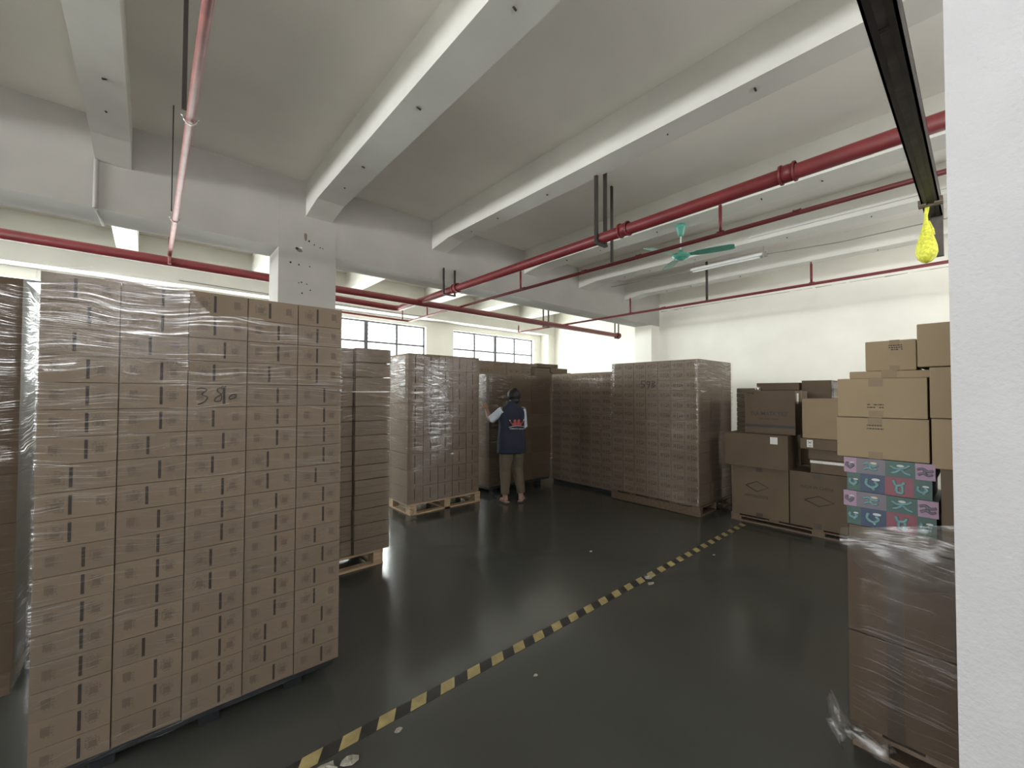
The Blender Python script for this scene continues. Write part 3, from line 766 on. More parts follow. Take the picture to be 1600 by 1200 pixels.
# ================================================================== NEAR RIGHT PALLET
NX = 2.35
pallet('wooden_pallet', (2.37, -.62, 0), .95, 1.02, .108, 'dark pallet at bottom right behind the white pillar', M['wooddark'])
for a, b, nm in ((.405, -.12, 'left'), (-.125, -.6, 'hidden right')):
    for k in range(2):
        e = big_box('wrapped_carton', NX, a, b, .112 + .40 * k, .508 + .40 * k, .6, 'brown carton under film at bottom right, %s column, %s' % (nm, 'upper' if k else 'lower'), 'cardshade', tape_at=[(.125, .18, .08, .08)], group='cartons wrapped on the bottom right pallet', tapecol='tapedark')  # low unlit cartons, their shade painted as darker cardboard
        if nm == 'left':
            MB().box((.125, -.0009, .08), (.18, -.0003, .316)).obj('printed_strip', M['tapedark'], e)
film('stretch_wrap', NX, NX + .6, -.6, .405, .10, .90, M['filmshade'], 'streaky stretch wrap around the bottom right cartons', seed=51)
# loose skirt of film turned down over the top
q = MB(); vs = []; n1, n2 = 40, 16
for i in range(n2 + 1):
    t = i / n2
    for j in range(n1 + 1):
        y = .425 - .66 * j / n1
        zt = .955 + (.425 - y) * .26; zb = .86 - .12 * sin(min(1, (.425 - y) / .3) * pi * .75)
        z = zt + (zb - zt) * t
        bul = .018 + .03 * sin(t * pi) + .010 * noise.noise(Vector((y * 16, z * 22, 1)))
        vs.append((NX - bul, y + .006 * noise.noise(Vector((y * 10, z * 30, 7))), z))
q.add(vs, [(i * (n1 + 1) + j, i * (n1 + 1) + j + 1, (i + 1) * (n1 + 1) + j + 1, (i + 1) * (n1 + 1) + j) for i in range(n2) for j in range(n1)], 0, True)
tag(q.obj('film_skirt', M['filmscrap']), 'loose turned-down film skirt below the colourful boxes', 'plastic wrap')
# bunched film scraps by the pallet corner
for (p, r_, lb) in (((2.33, .445, .10), (.03, .03, .09), 'bunched film lump at the corner of the bottom right pallet'), ((2.315, .33, .075), (.018, .09, .03), 'torn film strip hanging from the bottom right carton edge')):
    q = MB(); q.ell(p, r_, 14, 12)
    q.v = [tuple(Vector(v) + Vector((.03, .05, .03)) * noise.noise(Vector(v) * 22) + Vector((.012, .02, .02)) * noise.noise(Vector(v) * 60)) for v in q.v]
    tag(q.obj('film_scrap', M['filmscrap']), lb, 'plastic wrap')


def colour_box(y0, y1, z0, z1, pat, label, xo=0.0):
    """printed box, panels of colour with simple generic squiggle creatures"""
    e = empty('colourful_box', (NX + xo, y0, z0), label, 'printed box', 'stack of colourful printed boxes', -pi / 2)
    w_, h_ = y0 - y1, z1 - z0
    MB().box((0, 0, 0), (w_, .3, h_)).obj('box_body', M['bgreen'], e)
    for i, (a, b, mt, kind) in enumerate(pat):
        a *= w_; b *= w_
        MB().box((a, -.0008, 0), (b, -.0001, h_)).obj('colour_panel', M[mt], e)
        cx, cz = (a + b) / 2, h_ * .5; s_ = min(h_ * .42, (b - a) * .45)
        G = []
        if kind == 'run':
            G = [[(-1.1, .5), (-.5, .1), (.1, .2), (.6, .3), (1.1, .7)], [(-1.0, -.6), (-.4, -.4), (.1, .1)], [(.2, 0), (.6, -.5), (1.2, -.7)]]
        elif kind == 'twist':
            G = [[(-.9, .3), (-.3, .5), (.3, .1), (.9, .3)], [(-.8, -.5), (-.2, -.2), (.3, -.5), (.8, -.3)], [(-.1, .4), (.0, -.4)]]
        elif kind == 'sit':
            G = [[(-.5, .8), (-.3, .2), (.3, .3), (.5, .7)], [(-.2, .2), (-.2, -.6), (.3, -.7), (.3, .2)]]
        elif kind == 'curl':
            G = [[(-.5, .6), (-.6, -.1), (0, -.5), (.5, -.1), (.2, .3)], [(-.1, -.4), (.2, -.8)]]
        fig = M['bteal'] if mt not in ('pink',) else M['mauve']
        if G:
            curve_mesh('figure_print', [[(cx + p[0] * s_, -.0012, cz + p[1] * s_) for p in stroke([Vector(u) for u in g])] for g in G], h_ * .085, fig, e)
        q = MB(); ex = cx + s_ * .35; n_ = 14
        q.add([(ex + s_ * .42 * cos(2 * pi * k / n_) + (0 if kind != 'run' else -.3 * s_), -.0032, cz + s_ * .55 + s_ * .17 * sin(2 * pi * k / n_)) for k in range(n_)], [tuple(range(n_))[::-1]])
        if kind in ('run', 'sit', 'curl') and mt != 'bred': q.obj('speech_bubble_print', M['bwhite'], e)
        elif kind == 'twist' and mt == 'mauve': q.obj('star_print', M['bcream'], e)
    return e


PA = [(0, .15, 'pink', 'curl'), (.15, .48, 'mauve', 'twist'), (.48, .80, 'bgreen', 'run'), (.80, 1, 'pink', 'twist')]
PB = [(0, .17, 'bgreen', 'curl'), (.17, .47, 'bnavy', 'curl'), (.47, .80, 'bred', 'sit'), (.80, 1, 'bgreen', 'curl')]
colour_box(.412, .125, 1.204, 1.270, PA, 'topmost thin colourful box with pink ends')
colour_box(.403, .135, 1.124, 1.203, PB, 'second colourful box from top with navy and crimson panels', .006)
colour_box(.415, .118, 1.056, 1.123, PA, 'third colourful box from top with pink ends')
colour_box(.405, .125, .975, 1.055, PB, 'lowest colourful box, partly under the loose film', .006)
big_box('support_carton', NX + .006, .40, -.1, .912, .973, .5, 'low carton carrying the colourful boxes under the film', 'cardboard2')

TP = [(.108, .155, .035, .03)]
Q1 = big_box('taped_carton', NX, .436, .140, 1.272, 1.447, .36, 'lower of two equal taped cartons above the colourful boxes', 'kraft', tape_at=TP)
Q2 = big_box('taped_carton', NX, .432, .143, 1.449, 1.618, .36, 'upper of two equal taped cartons above the colourful boxes', 'kraft', tape_at=TP)


def print_lines(e, x0, x1, zs, mat='ink'):
    q = MB()
    for z in zs: pseudo_text(q, x0, z, x1, z + .0085, 1, 0, -.0018, .93)
    q.obj('printed_lines', M[mat], e)


print_lines(Q1, .105, .160, (.125, .139)); print_lines(Q2, .103, .157, (.040, .052))
Q3 = big_box('taped_carton', NX + .07, .40, .13, 1.620, 1.652, .3, 'thin taped carton lying on the two equal taped cartons', 'kraft', tape_at=[(.11, .16, .03, 0)])
Q4 = big_box('taped_carton', NX + .10, .347, .180, 1.654, 1.787, .26, 'small taped carton on top of the thin carton', 'kraft', tape_at=[(.082, .115, .025, .022)])
print_lines(Q4, .080, .125, (.088, .097, .106))
Q5 = big_box('taped_carton', NX + .02, .172, -.15, 1.662, 1.838, .3, 'topmost right carton against the white pillar', 'kraft')
Q6 = big_box('taped_carton', NX - .0, .137, -.15, 1.455, 1.658, .3, 'carton under the topmost one beside the white pillar', 'kraft')
Q7 = big_box('taped_carton', NX - .0, .134, -.15, 1.255, 1.453, .3, 'carton beside the lower equal carton, next to the pillar', 'kraft')
Q8 = big_box('taped_carton', NX + .02, .112, -.15, .915, 1.253, .3, 'narrow visible carton between colourful boxes and white pillar', 'cardboard2')


# ================================================================== PIPES AND HANGERS
def pipe_thing(name, pts, r, label, mat='red', couplings=(), cr=1.22, cl=.05, group=None):
    e = empty(name, pts[0], label, 'pipe', group)
    P = [Vector(p) - Vector(pts[0]) for p in pts]
    MB().tube(P, r, 16).obj('pipe_run', M[mat], e)
    for c, ax in couplings:
        c = Vector(c) - Vector(pts[0]); a = Vector(ax).normalized() * cl
        q = MB().tube([c - a, c + a], r * cr * .96, 16)
        q.tube([c - a, c - a * .7], r * (cr + .12), 16).tube([c + a * .7, c + a], r * (cr + .12), 16)
        q.obj('coupling', M[mat], e)
    return e


def bend(a, b, c, r=.08, n=5):
    """points rounding corner b"""
    a, b, c = Vector(a), Vector(b), Vector(c); u = (a - b).normalized(); v = (c - b).normalized(); out = []
    for i in range(n + 1):
        t = i / n; p0 = b + u * r; p1 = b + v * r
        out.append((p0 * (1 - t) ** 2 + b * 2 * t * (1 - t) + p1 * t * t))
    return out


MX, MZ = 3.45, 3.148
main = pipe_thing('fire_pipe', [(MX, -2.1, MZ + .006)] + [tuple(p) for p in bend((MX, 0, MZ), (MX, 7.13, MZ - .03), (0, 7.13, MZ - .03), .12)] + [(1.5, 7.13, MZ)], .053, 'thick red fire pipe running under the beams to the rear, bending left', 'red',
                  [((MX, 2.27, MZ - .003), (0, 1, 0)), ((MX, .9, MZ), (0, 1, 0)), ((MX, 5.2, MZ - .018), (0, 1, 0))])
p1 = pipe_thing('fire_pipe', [(-5.9, 6.3, 3.105), (9.33, 6.3, 3.075)], .055, 'thick dusty red pipe running behind the column along the windows', 'red', [((9.25, 6.3, 3.075), (1, 0, 0))])
sp1 = pipe_thing('sprinkler_pipe', [(4.27, -2.1, 3.155), (4.27, 7.62, 3.135)] + [tuple(p) for p in bend((4.27, 5, 3.13), (4.27, 8.3, 3.13), (3, 8.3, 3.13), .05)] + [(-.5, 8.3, 3.17)], .021, 'long thin red sprinkler pipe passing below the fan', 'red',
                 [((4.27, 3.42, 3.15), (0, 1, 0)), ((4.27, 1.05, 3.155), (0, 1, 0)), ((4.27, 1.70, 3.155), (0, 1, 0)), ((4.27, 4.60, 3.145), (0, 1, 0)), ((4.27, 2.62, 3.15), (0, 1, 0))], 1.15, .03)
for yy, zt in ((1.70, 3.44), (4.66, 3.42), (7.5, 3.36)):
    MB().tube([Vector((4.27, yy, 3.155)) - Vector((4.27, -2.1, 3.155)), Vector((4.27, yy, zt)) - Vector((4.27, -2.1, 3.155))], .016, 10).tube([Vector((0, yy + 2.1, zt - 3.155)), Vector((0, yy + 2.1, zt - 3.155 + .03))], .009, 8).obj('sprinkler_riser', M['red'], sp1)
q = MB().tube([(-.15, 10.4, 0), (-.15, 10.4, .22)], .014, 8); q.obj('sprinkler_riser', M['red'], sp1)
sp2 = pipe_thing('sprinkler_pipe', [(7.2, -2.1, 3.15), (7.2, 7.9, 3.14), (7.2, 7.95, 3.14)], .021, 'thin red sprinkler pipe nearest the end wall', 'red',
                 [((7.2, 1.6, 3.15), (0, 1, 0)), ((7.2, 4.6, 3.15), (0, 1, 0)), ((7.2, 3.9, 3.15), (0, 1, 0))], 1.15, .03)
for yy, zt in ((1.605, 3.44), (4.61, 3.44), (7.93, 3.30)):
    MB().tube([(0, yy + 2.1, 0), (0, yy + 2.1, zt - 3.15)], .016, 10).tube([(0, yy + 2.1, zt - 3.15), (0, yy + 2.1, zt - 3.12)], .008, 8).obj('sprinkler_riser', M['red'], sp2)
lp = pipe_thing('sprinkler_pipe', [(.157, -2.1, 3.17), (.157, 6.24, 3.16)], .021, 'dusty pink-red thin pipe hanging at upper left', 'redold', [], 1.1)
for yy in (3.07, 4.95):
    q = MB(); rr = .030
    q.tube([(rr * cos(a), yy + 2.1, -.004 + rr * sin(a)) for a in [pi * (1 + k / 10) for k in range(11)]], .0045, 6)
    q.tube([(-rr, yy + 2.1, 0), (-rr - .012, yy + 2.1, .012)], .005, 6).tube([(rr, yy + 2.1, 0), (rr + .012, yy + 2.1, .012)], .005, 6)
    oo = q.obj('pipe_clamp', M['zinc'], lp); oo['label'] = 'bright zinc pipe clamp'
q = MB().tube([(0, 8.34, -.01), (0, 8.34, -.12)], .018, 10); q.obj('drop_riser', M['redold'], lp)


def strap(name, x, y, z0, z1, wx, wy, label, mat='blacksteel'):
    o = MB().box((x - wx / 2, y - wy / 2, z0), (x + wx / 2, y + wy / 2, z1)).obj(name, M[mat]); return tag(o, label, 'pipe hanger')


strap('hanger_strap', .125, 3.0, 3.175, ZC, .022, .012, 'dark vertical hanger strap beside the upper left thin pipe')
strap('hanger_strap', .125, 4.75, 3.16, ZC, .008, .03, 'short dark hanger behind the upper left thin pipe')
strap('hanger_strap', .155, 6.345, 3.10, ZC, .02, .02, 'short red-brown hanger above the thick pipe at left', 'red')
strap('hanger_strap', 4.27, 2.99, 3.17, ZC, .035, .02, 'long dark hanger strap holding the thin pipe left of the fan')
strap('hanger_strap', 7.2, 3.10, 3.165, 3.83, .02, .035, 'dark vertical hanger strap behind the fluorescent lamp')


def u_hanger(x, y, zb, zt, half, label, axis='x', w_=.025):
    e = empty('pipe_hanger', (x, y, zb), label, 'pipe hanger')
    H = zt - zb
    for s_ in (-1, 1):
        q = MB()
        if axis == 'x': q.box((s_ * half - w_ / 2, -.015, 0), (s_ * half + w_ / 2, .015, H))
        else: q.box((-.015, s_ * half - w_ / 2, 0), (.015, s_ * half + w_ / 2, H))
        q.obj('hanger_leg', M['blacksteel'], e)
    q = MB()
    if axis == 'x': q.box((-half - w_ / 2, -.02, -.02), (half + w_ / 2, .02, 0))
    else: q.box((-.02, -half - w_ / 2, -.02), (.02, half + w_ / 2, 0))
    q.obj('hanger_crossbar', M['blacksteel'], e)
    return e


u_hanger(MX, 2.55, 3.085, 3.85, .075, 'dark U-shaped hanger carrying the thick pipe, centre', 'x', .03)
u_hanger(MX - .02, 5.36, 3.06, 3.45, .10, 'dark U-shaped hanger fixed to the girder face', 'x', .02)
u_hanger(6.53, 6.3, 3.015, 3.78, .08, 'thin U hanger on the rear thick pipe, above stack right of centre', 'x', .022)
u_hanger(9.2, 6.3, 3.01, 3.7, .08, 'thin U hanger at the end of the rear thick pipe', 'x', .02)

# steel beam overhead at the right, running along X close to the pillar
e = empty('steel_beam', (1.0, .217, 2.90), 'dark steel I-beam crossing overhead beside the white pillar', 'steel beam')
L = 3.47; x0 = -1.9
MB().box((x0, -.045, 0), (L, -.016, .012)).box((x0, .016, 0), (L, .045, .012)).box((x0, -.045, .10), (L, .045, .112)).box((x0, -.045, 0), (L, -.036, .112)).box((x0, .036, 0), (L, .045, .112)).obj('flanges', M['blacksteel'], e)
MB().box((x0, -.016, .008), (L, .016, .014)).obj('web', M['steelweb'], e)
MB().box((1.02, -.017, .002), (1.04, .017, .009)).obj('splice', M['blacksteel'], e)
MB().box((3.10, -.062, -.012), (3.17, -.02, .03)).box((3.10, .02, -.012), (3.17, .062, .03)).box((3.12, -.062, -.016), (3.15, .062, -.006)).obj('beam_clamp', M['stain'], e)
# post the steel beam ends at
o = MB().box((4.475, .17, 2.60), (4.52, .235, 2.91)).box((4.475, .17, 2.91), (4.60, .262, 3.02)).obj('hanging_bracket', M['steelweb']); tag(o, 'grey steel bracket hanging at the far end of the steel beam', 'bracket')

# yellow net bag
e = empty('net_bag', (4.15, .242, 2.485), 'yellow net bag hanging from the dark steel beam', 'bag')
prof = [(0, .004), (.012, .035), (.035, .06), (.075, .074), (.12, .070), (.17, .055), (.22, .038), (.27, .024), (.31, .014), (.36, .011), (.40, .007)]
rings = []
for z, r in prof:
    rings.append([(r * cos(2 * pi * k / 18) * (1 + .10 * noise.noise(Vector((k * .9, z * 20, 0)))), r * .8 * sin(2 * pi * k / 18), z) for k in range(18)])
MB().loft(rings).obj('bag_net', M['yellow'], e)
MB().tube([(0, 0, .33), (.004, -.008, .37), (-.006, -.014, .41), (0, -.012, .432)], .007, 8).tube([(.004, -.01, .30), (.02, -.03, .24), (.022, -.035, .20)], .009, 8).obj('tie', M['yellow'], e)

# ceiling fan
FX, FY = 5.18, 2.56
e = empty('ceiling_fan', (FX, FY, 3.76), 'green three-blade ceiling fan hanging from a beam', 'ceiling fan')


def lathe(prof, name, mat, parent, n=24):
    return MB().loft([[(r * cos(2 * pi * k / n), r * sin(2 * pi * k / n), z) for k in range(n)] for z, r in prof]).obj(name, mat, parent)


lathe([(-.16, .014), (-.155, .03), (-.13, .038), (-.06, .055), (-.05, .064), (-.02, .066), (0, .05)], 'canopy', M['green'], e)
MB().tube([(0, 0, -.14), (0, 0, -.37)], .009, 10).obj('down_rod', M['whiteplastic'], e)
lathe([(-.475, .015), (-.472, .045), (-.462, .06), (-.455, .062), (-.448, .085), (-.44, .092), (-.432, .094), (-.425, .110), (-.41, .112), (-.395, .10), (-.385, .06), (-.37, .035), (-.34, .03), (-.33, .012)], 'motor_housing', M['green'], e)
for k in range(3):
    a = R(-75 + 120 * k); Rm = Matrix.Rotation(a, 3, 'Z')
    q = MB(); rings = []
    for t, wd in ((.09, .022), (.16, .026), (.19, .055), (.30, .068), (.45, .072), (.58, .065), (.62, .04)):
        rings.append([Rm @ Vector((t, -wd, -.405 + .012)), Rm @ Vector((t, wd, -.405 - .012)), Rm @ Vector((t, wd, -.409 - .012)), Rm @ Vector((t, -wd, -.409 + .012))])
    q.loft(rings, smooth=False); q.obj('blade', M['green'], e)

# fluorescent lamp on the fourth beam
e = empty('fluorescent_lamp', (6.97, 3.27, 3.66), 'unlit white fluorescent batten lamp hanging below the ceiling', 'lamp')
MB().box((-.02, -1.10, -.005), (.02, 0, .035)).obj('batten', M['whiteplastic'], e)
MB().tube([(0, -1.07, -.022), (0, -.03, -.022)], .014, 12).obj('tube', M['tube'], e)
for yy in (-.01, -1.09): MB().box((-.016, yy - .012, -.04), (.016, yy + .012, -.004)).obj('lamp_holder', M['cable'], e)
for yy in (-.06, -1.12): MB().tube([(0, yy, .03), (0, yy, .46)], .003, 6).obj('hanging_wire', M['cable'], e)
MB().box((-.02, -1.17, -.03), (.02, -1.12, .05)).obj('starter_box', M['cable'], e)
# conduits on the beams and cable
for x, z, a, b, lb in ((5.012, 3.80, -2.15, 2.45, 'white cable trunking along the fan beam'), (6.542, 3.83, -2.15, 2.2, 'white cable trunking along the lamp beam')):
    o = MB().box((x - .012, a, z - .014), (x + .012, b, z + .014)).obj('cable_trunking', M['whiteplastic']); tag(o, lb, 'cable trunking')
    for yy in (b - .02, b - .9, b - 1.8): MB().box((x - .017, yy - .02, z - .018), (x + .014, yy + .02, z + .018)).obj('joint_cover', M['whiteplastic'], o)
q = MB().tube([(6.97, 4.9, 3.70), (6.97, 3.3, 3.66), (6.97, 3.27, 3.66)], .007, 6).tube([(6.97, 2.1, 3.66), (6.97, 1.2, 3.60), (6.97, -1.5, 3.62)], .007, 6)
tag(q.obj('lamp_cable', M['cable']), 'thin cable running to the fluorescent lamp', 'cable')
# conduit on girder at left
q = MB().tube([(-.40, 5.375, 4.0), (-.40, 5.375, 3.30), (-.40, 5.375, 3.25)], .018, 8).tube([(-.395, 5.39, 3.245), (-.385, 5.60, 3.245), (-.375, 5.86, 3.245)], .012, 8)
tag(q.obj('conduit', M['column']), 'painted conduit down the girder at upper left', 'conduit')
for dx in (0, .035):
    q = MB().tube([(-2.5, 2.95 + dx, ZC - .012), (-.41, 2.95 + dx, ZC - .012)], .008, 6); tag(q.obj('ceiling_cable', M['cable']), 'thin cable pair clipped to the ceiling, top left corner', 'cable', 'ceiling cables at top left')
# trunking and lamp in the window bay at left
o = MB().box((-.25, 9.30, 3.0), (1.1, 9.345, 3.2)).obj('trunking_board', M['paint']); tag(o, 'pale boxed trunking on the far wall above the left stacks', 'trunking')
q = MB().tube([(.35, 8.992, 3.46), (2.4, 8.992, 3.43), (4.6, 8.992, 3.42), (5.2, 8.992, 3.43)], .008, 6); tag(q.obj('slack_cable', M['cable']), 'slack cable crossing in front of the far wall', 'cable')

# ================================================================== FLOOR SCRAPS
for (x, y, r, lb, cat, mt) in ((3.18, 1.875, .035, 'torn tape flap at the middle of the striped tape', 'scrap', 'scrap'), (3.10, 1.80, .03, 'small pale scrap beside the torn tape flap', 'scrap', 'scrap'), (.56, 1.80, .055, 'crumpled film and paper at the bottom picture edge', 'scrap', 'scrap'), (.66, 1.78, .03, 'torn paper shred at the bottom picture edge', 'scrap', 'scrap'),
                               (.885, 1.79, .016, 'little paper shred near the near end of the tape', 'scrap', 'scrap'), (3.28, 2.55, .013, 'tiny white paper bit on the open floor', 'scrap', 'label'), (1.62, 1.64, .012, 'tiny pale shred right of the tape', 'scrap', 'scrap'), (4.1, 1.72, .016, 'tiny white bit near the far end of the tape', 'scrap', 'scrap')):
    q = MB(); n = 8
    c = []
    for i in range(3):
        rr = r * (i + .6) / 2.6
        c.append([(x + rr * cos(2 * pi * k / n) * random.uniform(.7, 1.5), y + rr * sin(2 * pi * k / n) * random.uniform(.5, 1.1), .004 + random.uniform(0, r * .25) * (1 if i < 2 else .1)) for k in range(n)])
    q.loft(c[::-1], smooth=False, caps=True); tag(q.obj('paper_scrap', M[mt]), lb, cat)
q = MB(); q.ell((3.98, 4.78, .012), (.10, .05, .012), 12, 6); q.v = [tuple(Vector(v) + Vector((.02, .02, .008)) * noise.noise(Vector(v) * 18)) for v in q.v]
tag(q.obj('film_scrap', M['filmscrap']), "crumpled film scrap between the person's feet", 'plastic wrap')

# ================================================================== PERSON
P = empty('person', (3.93, 4.47, 0), 'person in navy vest and khaki trousers seen from behind, wrapping a pallet', 'person', None, R(-12))


def evalmesh(ob, mats):
    dg = bpy.context.evaluated_depsgraph_get(); dg.update()
    me = bpy.data.meshes.new_from_object(ob.evaluated_get(dg)); ob.modifiers.clear()
    old = ob.data; ob.data = me
    me.materials.clear()
    for mt in mats: me.materials.append(mt)
    for p in me.polygons: p.use_smooth = True; p.material_index = 0
    return ob


def ering(cx, cy, z, rx, ry, n=24, pw=2.3, tilt=0.0, rot=0.0):
    out = []
    for k in range(n):
        a = 2 * pi * k / n; ca, sa = cos(a), sin(a)
        u = rx * (abs(ca) ** (2 / pw)) * (1 if ca >= 0 else -1); v = ry * (abs(sa) ** (2 / pw)) * (1 if sa >= 0 else -1)
        u2 = u * cos(rot) - v * sin(rot); v2 = u * sin(rot) + v * cos(rot)
        out.append((cx + u2, cy + v2, z + tilt * v2))
    return out


def limb(mb, pts, rads, n=14):
    """rounded tapered limb through joints"""
    P_, Q_ = [], []
    for i in range(len(pts) - 1):
        for k in range(5):
            t = k / 5; P_.append(Vector(pts[i]).lerp(Vector(pts[i + 1]), t)); Q_.append(rads[i] + (rads[i + 1] - rads[i]) * t)
    P_.append(Vector(pts[-1])); Q_.append(rads[-1])
    mb.tube(P_, 0, n, rads=Q_)
    mb.ell(pts[0], (rads[0],) * 3, 12, 8); mb.ell(pts[-1], (rads[-1],) * 3, 12, 8)


bm_ = MB()
# trunk
bm_.loft([ering(0, .0, z, rx, ry) for z, rx, ry in ((.74, .12, .08), (.80, .165, .10), (.88, .17, .105), (.96, .145, .095), (1.05, .135, .09), (1.15, .155, .095), (1.25, .17, .09), (1.32, .16, .08), (1.355, .10, .065), (1.375, .05, .05))])
limb(bm_, [(0, .0, 1.33), (.018, .015, 1.40), (.038, .035, 1.46)], [.058, .050, .048])
# head: skull, face, jaw, nose, ears, chin; looks slightly left and up
hd = Vector((0.055, .045, 1.505))
bm_.ell(hd, (.074, .092, .102), 20, 14); bm_.ell(hd + Vector((0, .035, -.05)), (.052, .055, .058), 16, 10)
bm_.ell(hd + Vector((-.005, .088, -.012)), (.012, .020, .024), 10, 8)
for s_ in (-1, 1): bm_.ell(hd + Vector((s_ * .078, -.002, -.012)), (.009, .018, .030), 10, 8)
bm_.ell(hd + Vector((0, .083, -.052)), (.024, .010, .006), 10, 6); bm_.ell(hd + Vector((0, .081, -.064)), (.022, .010, .007), 10, 6)
# legs
for s_, fx, fy, rot in ((-1, -.115, -.02, 0.15), (1, .115, -.07, -.75)):
    hip = (s_ * .085, 0, .80); kn = (s_ * .098, .02, .45); an = (fx, fy, .085)
    limb(bm_, [hip, kn, (an[0] * .5 + kn[0] * .5, an[1] * .5 + kn[1] * .5 - .02, .30), an], [.095, .058, .054, .035])
    d = Vector((sin(rot) * -1, cos(rot), 0)); a_ = Vector((fx, fy, 0))
    bm_.ell(a_ + Vector((0, 0, .05)) - d * .015, (.032, .036, .045), 12, 8)
    q = Matrix.Rotation(rot, 3, 'Z')
    bm_.ell(a_ + d * .07 + Vector((0, 0, .042)), (.040, .105, .026), 14, 10, rot=q)
    sd = Vector((d.y, -d.x, 0))
    for t in range(5):
        b0 = a_ + d * (.155 - .008 * t) + sd * s_ * (-.030 + .015 * t) + Vector((0, 0, .032)); limb(bm_, [b0, b0 + d * (.022 - .002 * t)], [.010 - .0008 * t, .008 - .0006 * t], 8)
# arms
ARM = {}
# left arm: out to the side and up to the stack corner; right arm: forward, bent at elbow
shL, elL, wrL = Vector((-.165, .0, 1.30)), Vector((-.285, .12, 1.165)), Vector((-.27, .29, 1.33))
shR, elR, wrR = Vector((.165, .0, 1.30)), Vector((.235, .06, 1.04)), Vector((.12, .29, 1.12))
for sh, el, wr in ((shL, elL, wrL), (shR, elR, wrR)):
    limb(bm_, [sh, el, (el * .6 + wr * .4), wr], [.050, .039, .036, .024])


def hand(mb, wr, fwd, palmn, side, curl):
    """palm plus four unequal curled fingers and a thumb from the side of the palm"""
    fwd = fwd.normalized(); palmn = (palmn - fwd * palmn.dot(fwd)).normalized(); acr = fwd.cross(palmn).normalized() * side
    for k in range(5):
        t = k / 4; mb.ell(wr + fwd * (.018 + .058 * t), (.018, .018, .018), 8, 6)
    for j in range(4):
        off = (j - 1.5) * .0185
        c0 = wr + acr * off + fwd * .02; c1 = wr + acr * off * 1.1 + fwd * .082
        limb(mb, [c0, c1], [.0125, .0115], 8)
        Ls = [(.036, .024, .018), (.041, .027, .020), (.038, .025, .019), (.030, .020, .016)][j]
        p = c1; ang = 0; pts = [p]
        for q_, L_ in enumerate(Ls):
            ang += curl * (.7 + .15 * j + .2 * q_); d = fwd * cos(ang) + palmn * sin(ang); p = p + d * L_; pts.append(p)
        limb(mb, pts, [.0098, .0088, .0080, .0070], 8)
    b = wr + fwd * .022 - acr * .026
    limb(mb, [b, b + (fwd * .5 - acr * .8 + palmn * .2).normalized() * .034, b + (fwd * .75 - acr * .75 + palmn * .5).normalized() * .060, b + (fwd * .95 - acr * .45 + palmn * .75).normalized() * .082], [.0135, .0115, .010, .0085], 8)


hand(bm_, wrL, Vector((.05, .7, .6)), Vector((.25, .9, -.2)), -1, .35)
hand(bm_, wrR, Vector((-.25, .9, .1)), Vector((-.1, .4, -.9)), 1, .55)
body = bm_.obj('body', M['skin'], P)
md = body.modifiers.new('r', 'REMESH'); md.mode = 'VOXEL'; md.voxel_size = .0055; md.use_smooth_shade = True
sm_ = body.modifiers.new('s', 'SMOOTH'); sm_.factor = .5; sm_.iterations = 3
evalmesh(body, [M['skin']])
for s_ in (-1, 1): MB().ell(hd + Vector((s_ * .029, .086, .008)), (.012, .007, .007), 10, 8).obj('eye', M['eye'], P)
# hair: cap and low bun
q = MB(); q.ell(hd + Vector((0, -.014, .018)), (.097, .102, .106), 24, 16); q.ell(hd + Vector((0, -.055, -.055)), (.070, .050, .060), 16, 10); q.ell(hd + Vector((.0, -.03, .10)), (.045, .045, .03), 14, 8)
hr = q.obj('hair', M['hair'], P); md = hr.modifiers.new('r', 'REMESH'); md.mode = 'VOXEL'; md.voxel_size = .007; evalmesh(hr, [M['hair']])
# cut hair away from the face
bmh = bmesh.new(); bmh.from_mesh(hr.data); bmesh.ops.delete(bmh, geom=[v for v in bmh.verts if v.co.y > hd.y + .045 and v.co.z < hd.z + .06], context='VERTS'); bmh.to_mesh(hr.data); bmh.free()


def cloth(name, rings_or_fn, mat, parent, wr=.006, sc=14, th=.006):
    mb = MB(); rings_or_fn(mb)
    mb.v = [tuple(Vector(v) + Vector((1, 1, .2)) * wr * noise.noise(Vector((v[0] * sc, v[1] * sc, v[2] * sc * .6)))) for v in mb.v]
    o = mb.obj(name, mat, parent)
    return o


def vest_rings(mb):
    R_ = [(.705, .222, .142, 0), (.76, .220, .142, 0), (.84, .216, .140, 0), (.92, .207, .135, 0), (1.0, .200, .128, 0), (1.08, .198, .124, 0), (1.16, .200, .122, 0), (1.23, .203, .118, 0), (1.29, .205, .110, 0), (1.33, .190, .098, 0), (1.355, .150, .085, 0), (1.375, .105, .074, .0), (1.395, .072, .064, 0), (1.41, .064, .060, 0)]
    rr = []
    for i in range(len(R_) - 1):
        for k in range(3):
            t = k / 3; a, b = R_[i], R_[i + 1]; rr.append([a[j] + (b[j] - a[j]) * t for j in range(4)])
    rr.append(R_[-1])
    mb.loft([ering(0, .005, z - (.02 * abs(rx) if z < .72 else 0), rx * .98, ry, 40, 2.4) for z, rx, ry, _ in rr], caps=False)


vest = cloth('vest', vest_rings, M['navy'], P, .014, 9)
vs_md = vest.modifiers.new('t', 'SOLIDIFY'); vs_md.thickness = .006; vs_md.offset = -1
evalmesh(vest, [M['navy']])
# collar
MB().loft([ering(0, .01, z, rx, ry, 30) for z, rx, ry in ((1.385, .080, .070), (1.41, .072, .068), (1.44, .066, .066))], caps=False).obj('collar', M['navy'], P)
# logo on the back: two red figures with raised arms over an arc, and a line of text
LG = empty('tmp_logo', (0, 0, 0), None, None); bpy.data.objects.remove(LG)
q = MB(); yb = -.1335


def backy(x, z): return -.128 - .004 + .10 * x * x


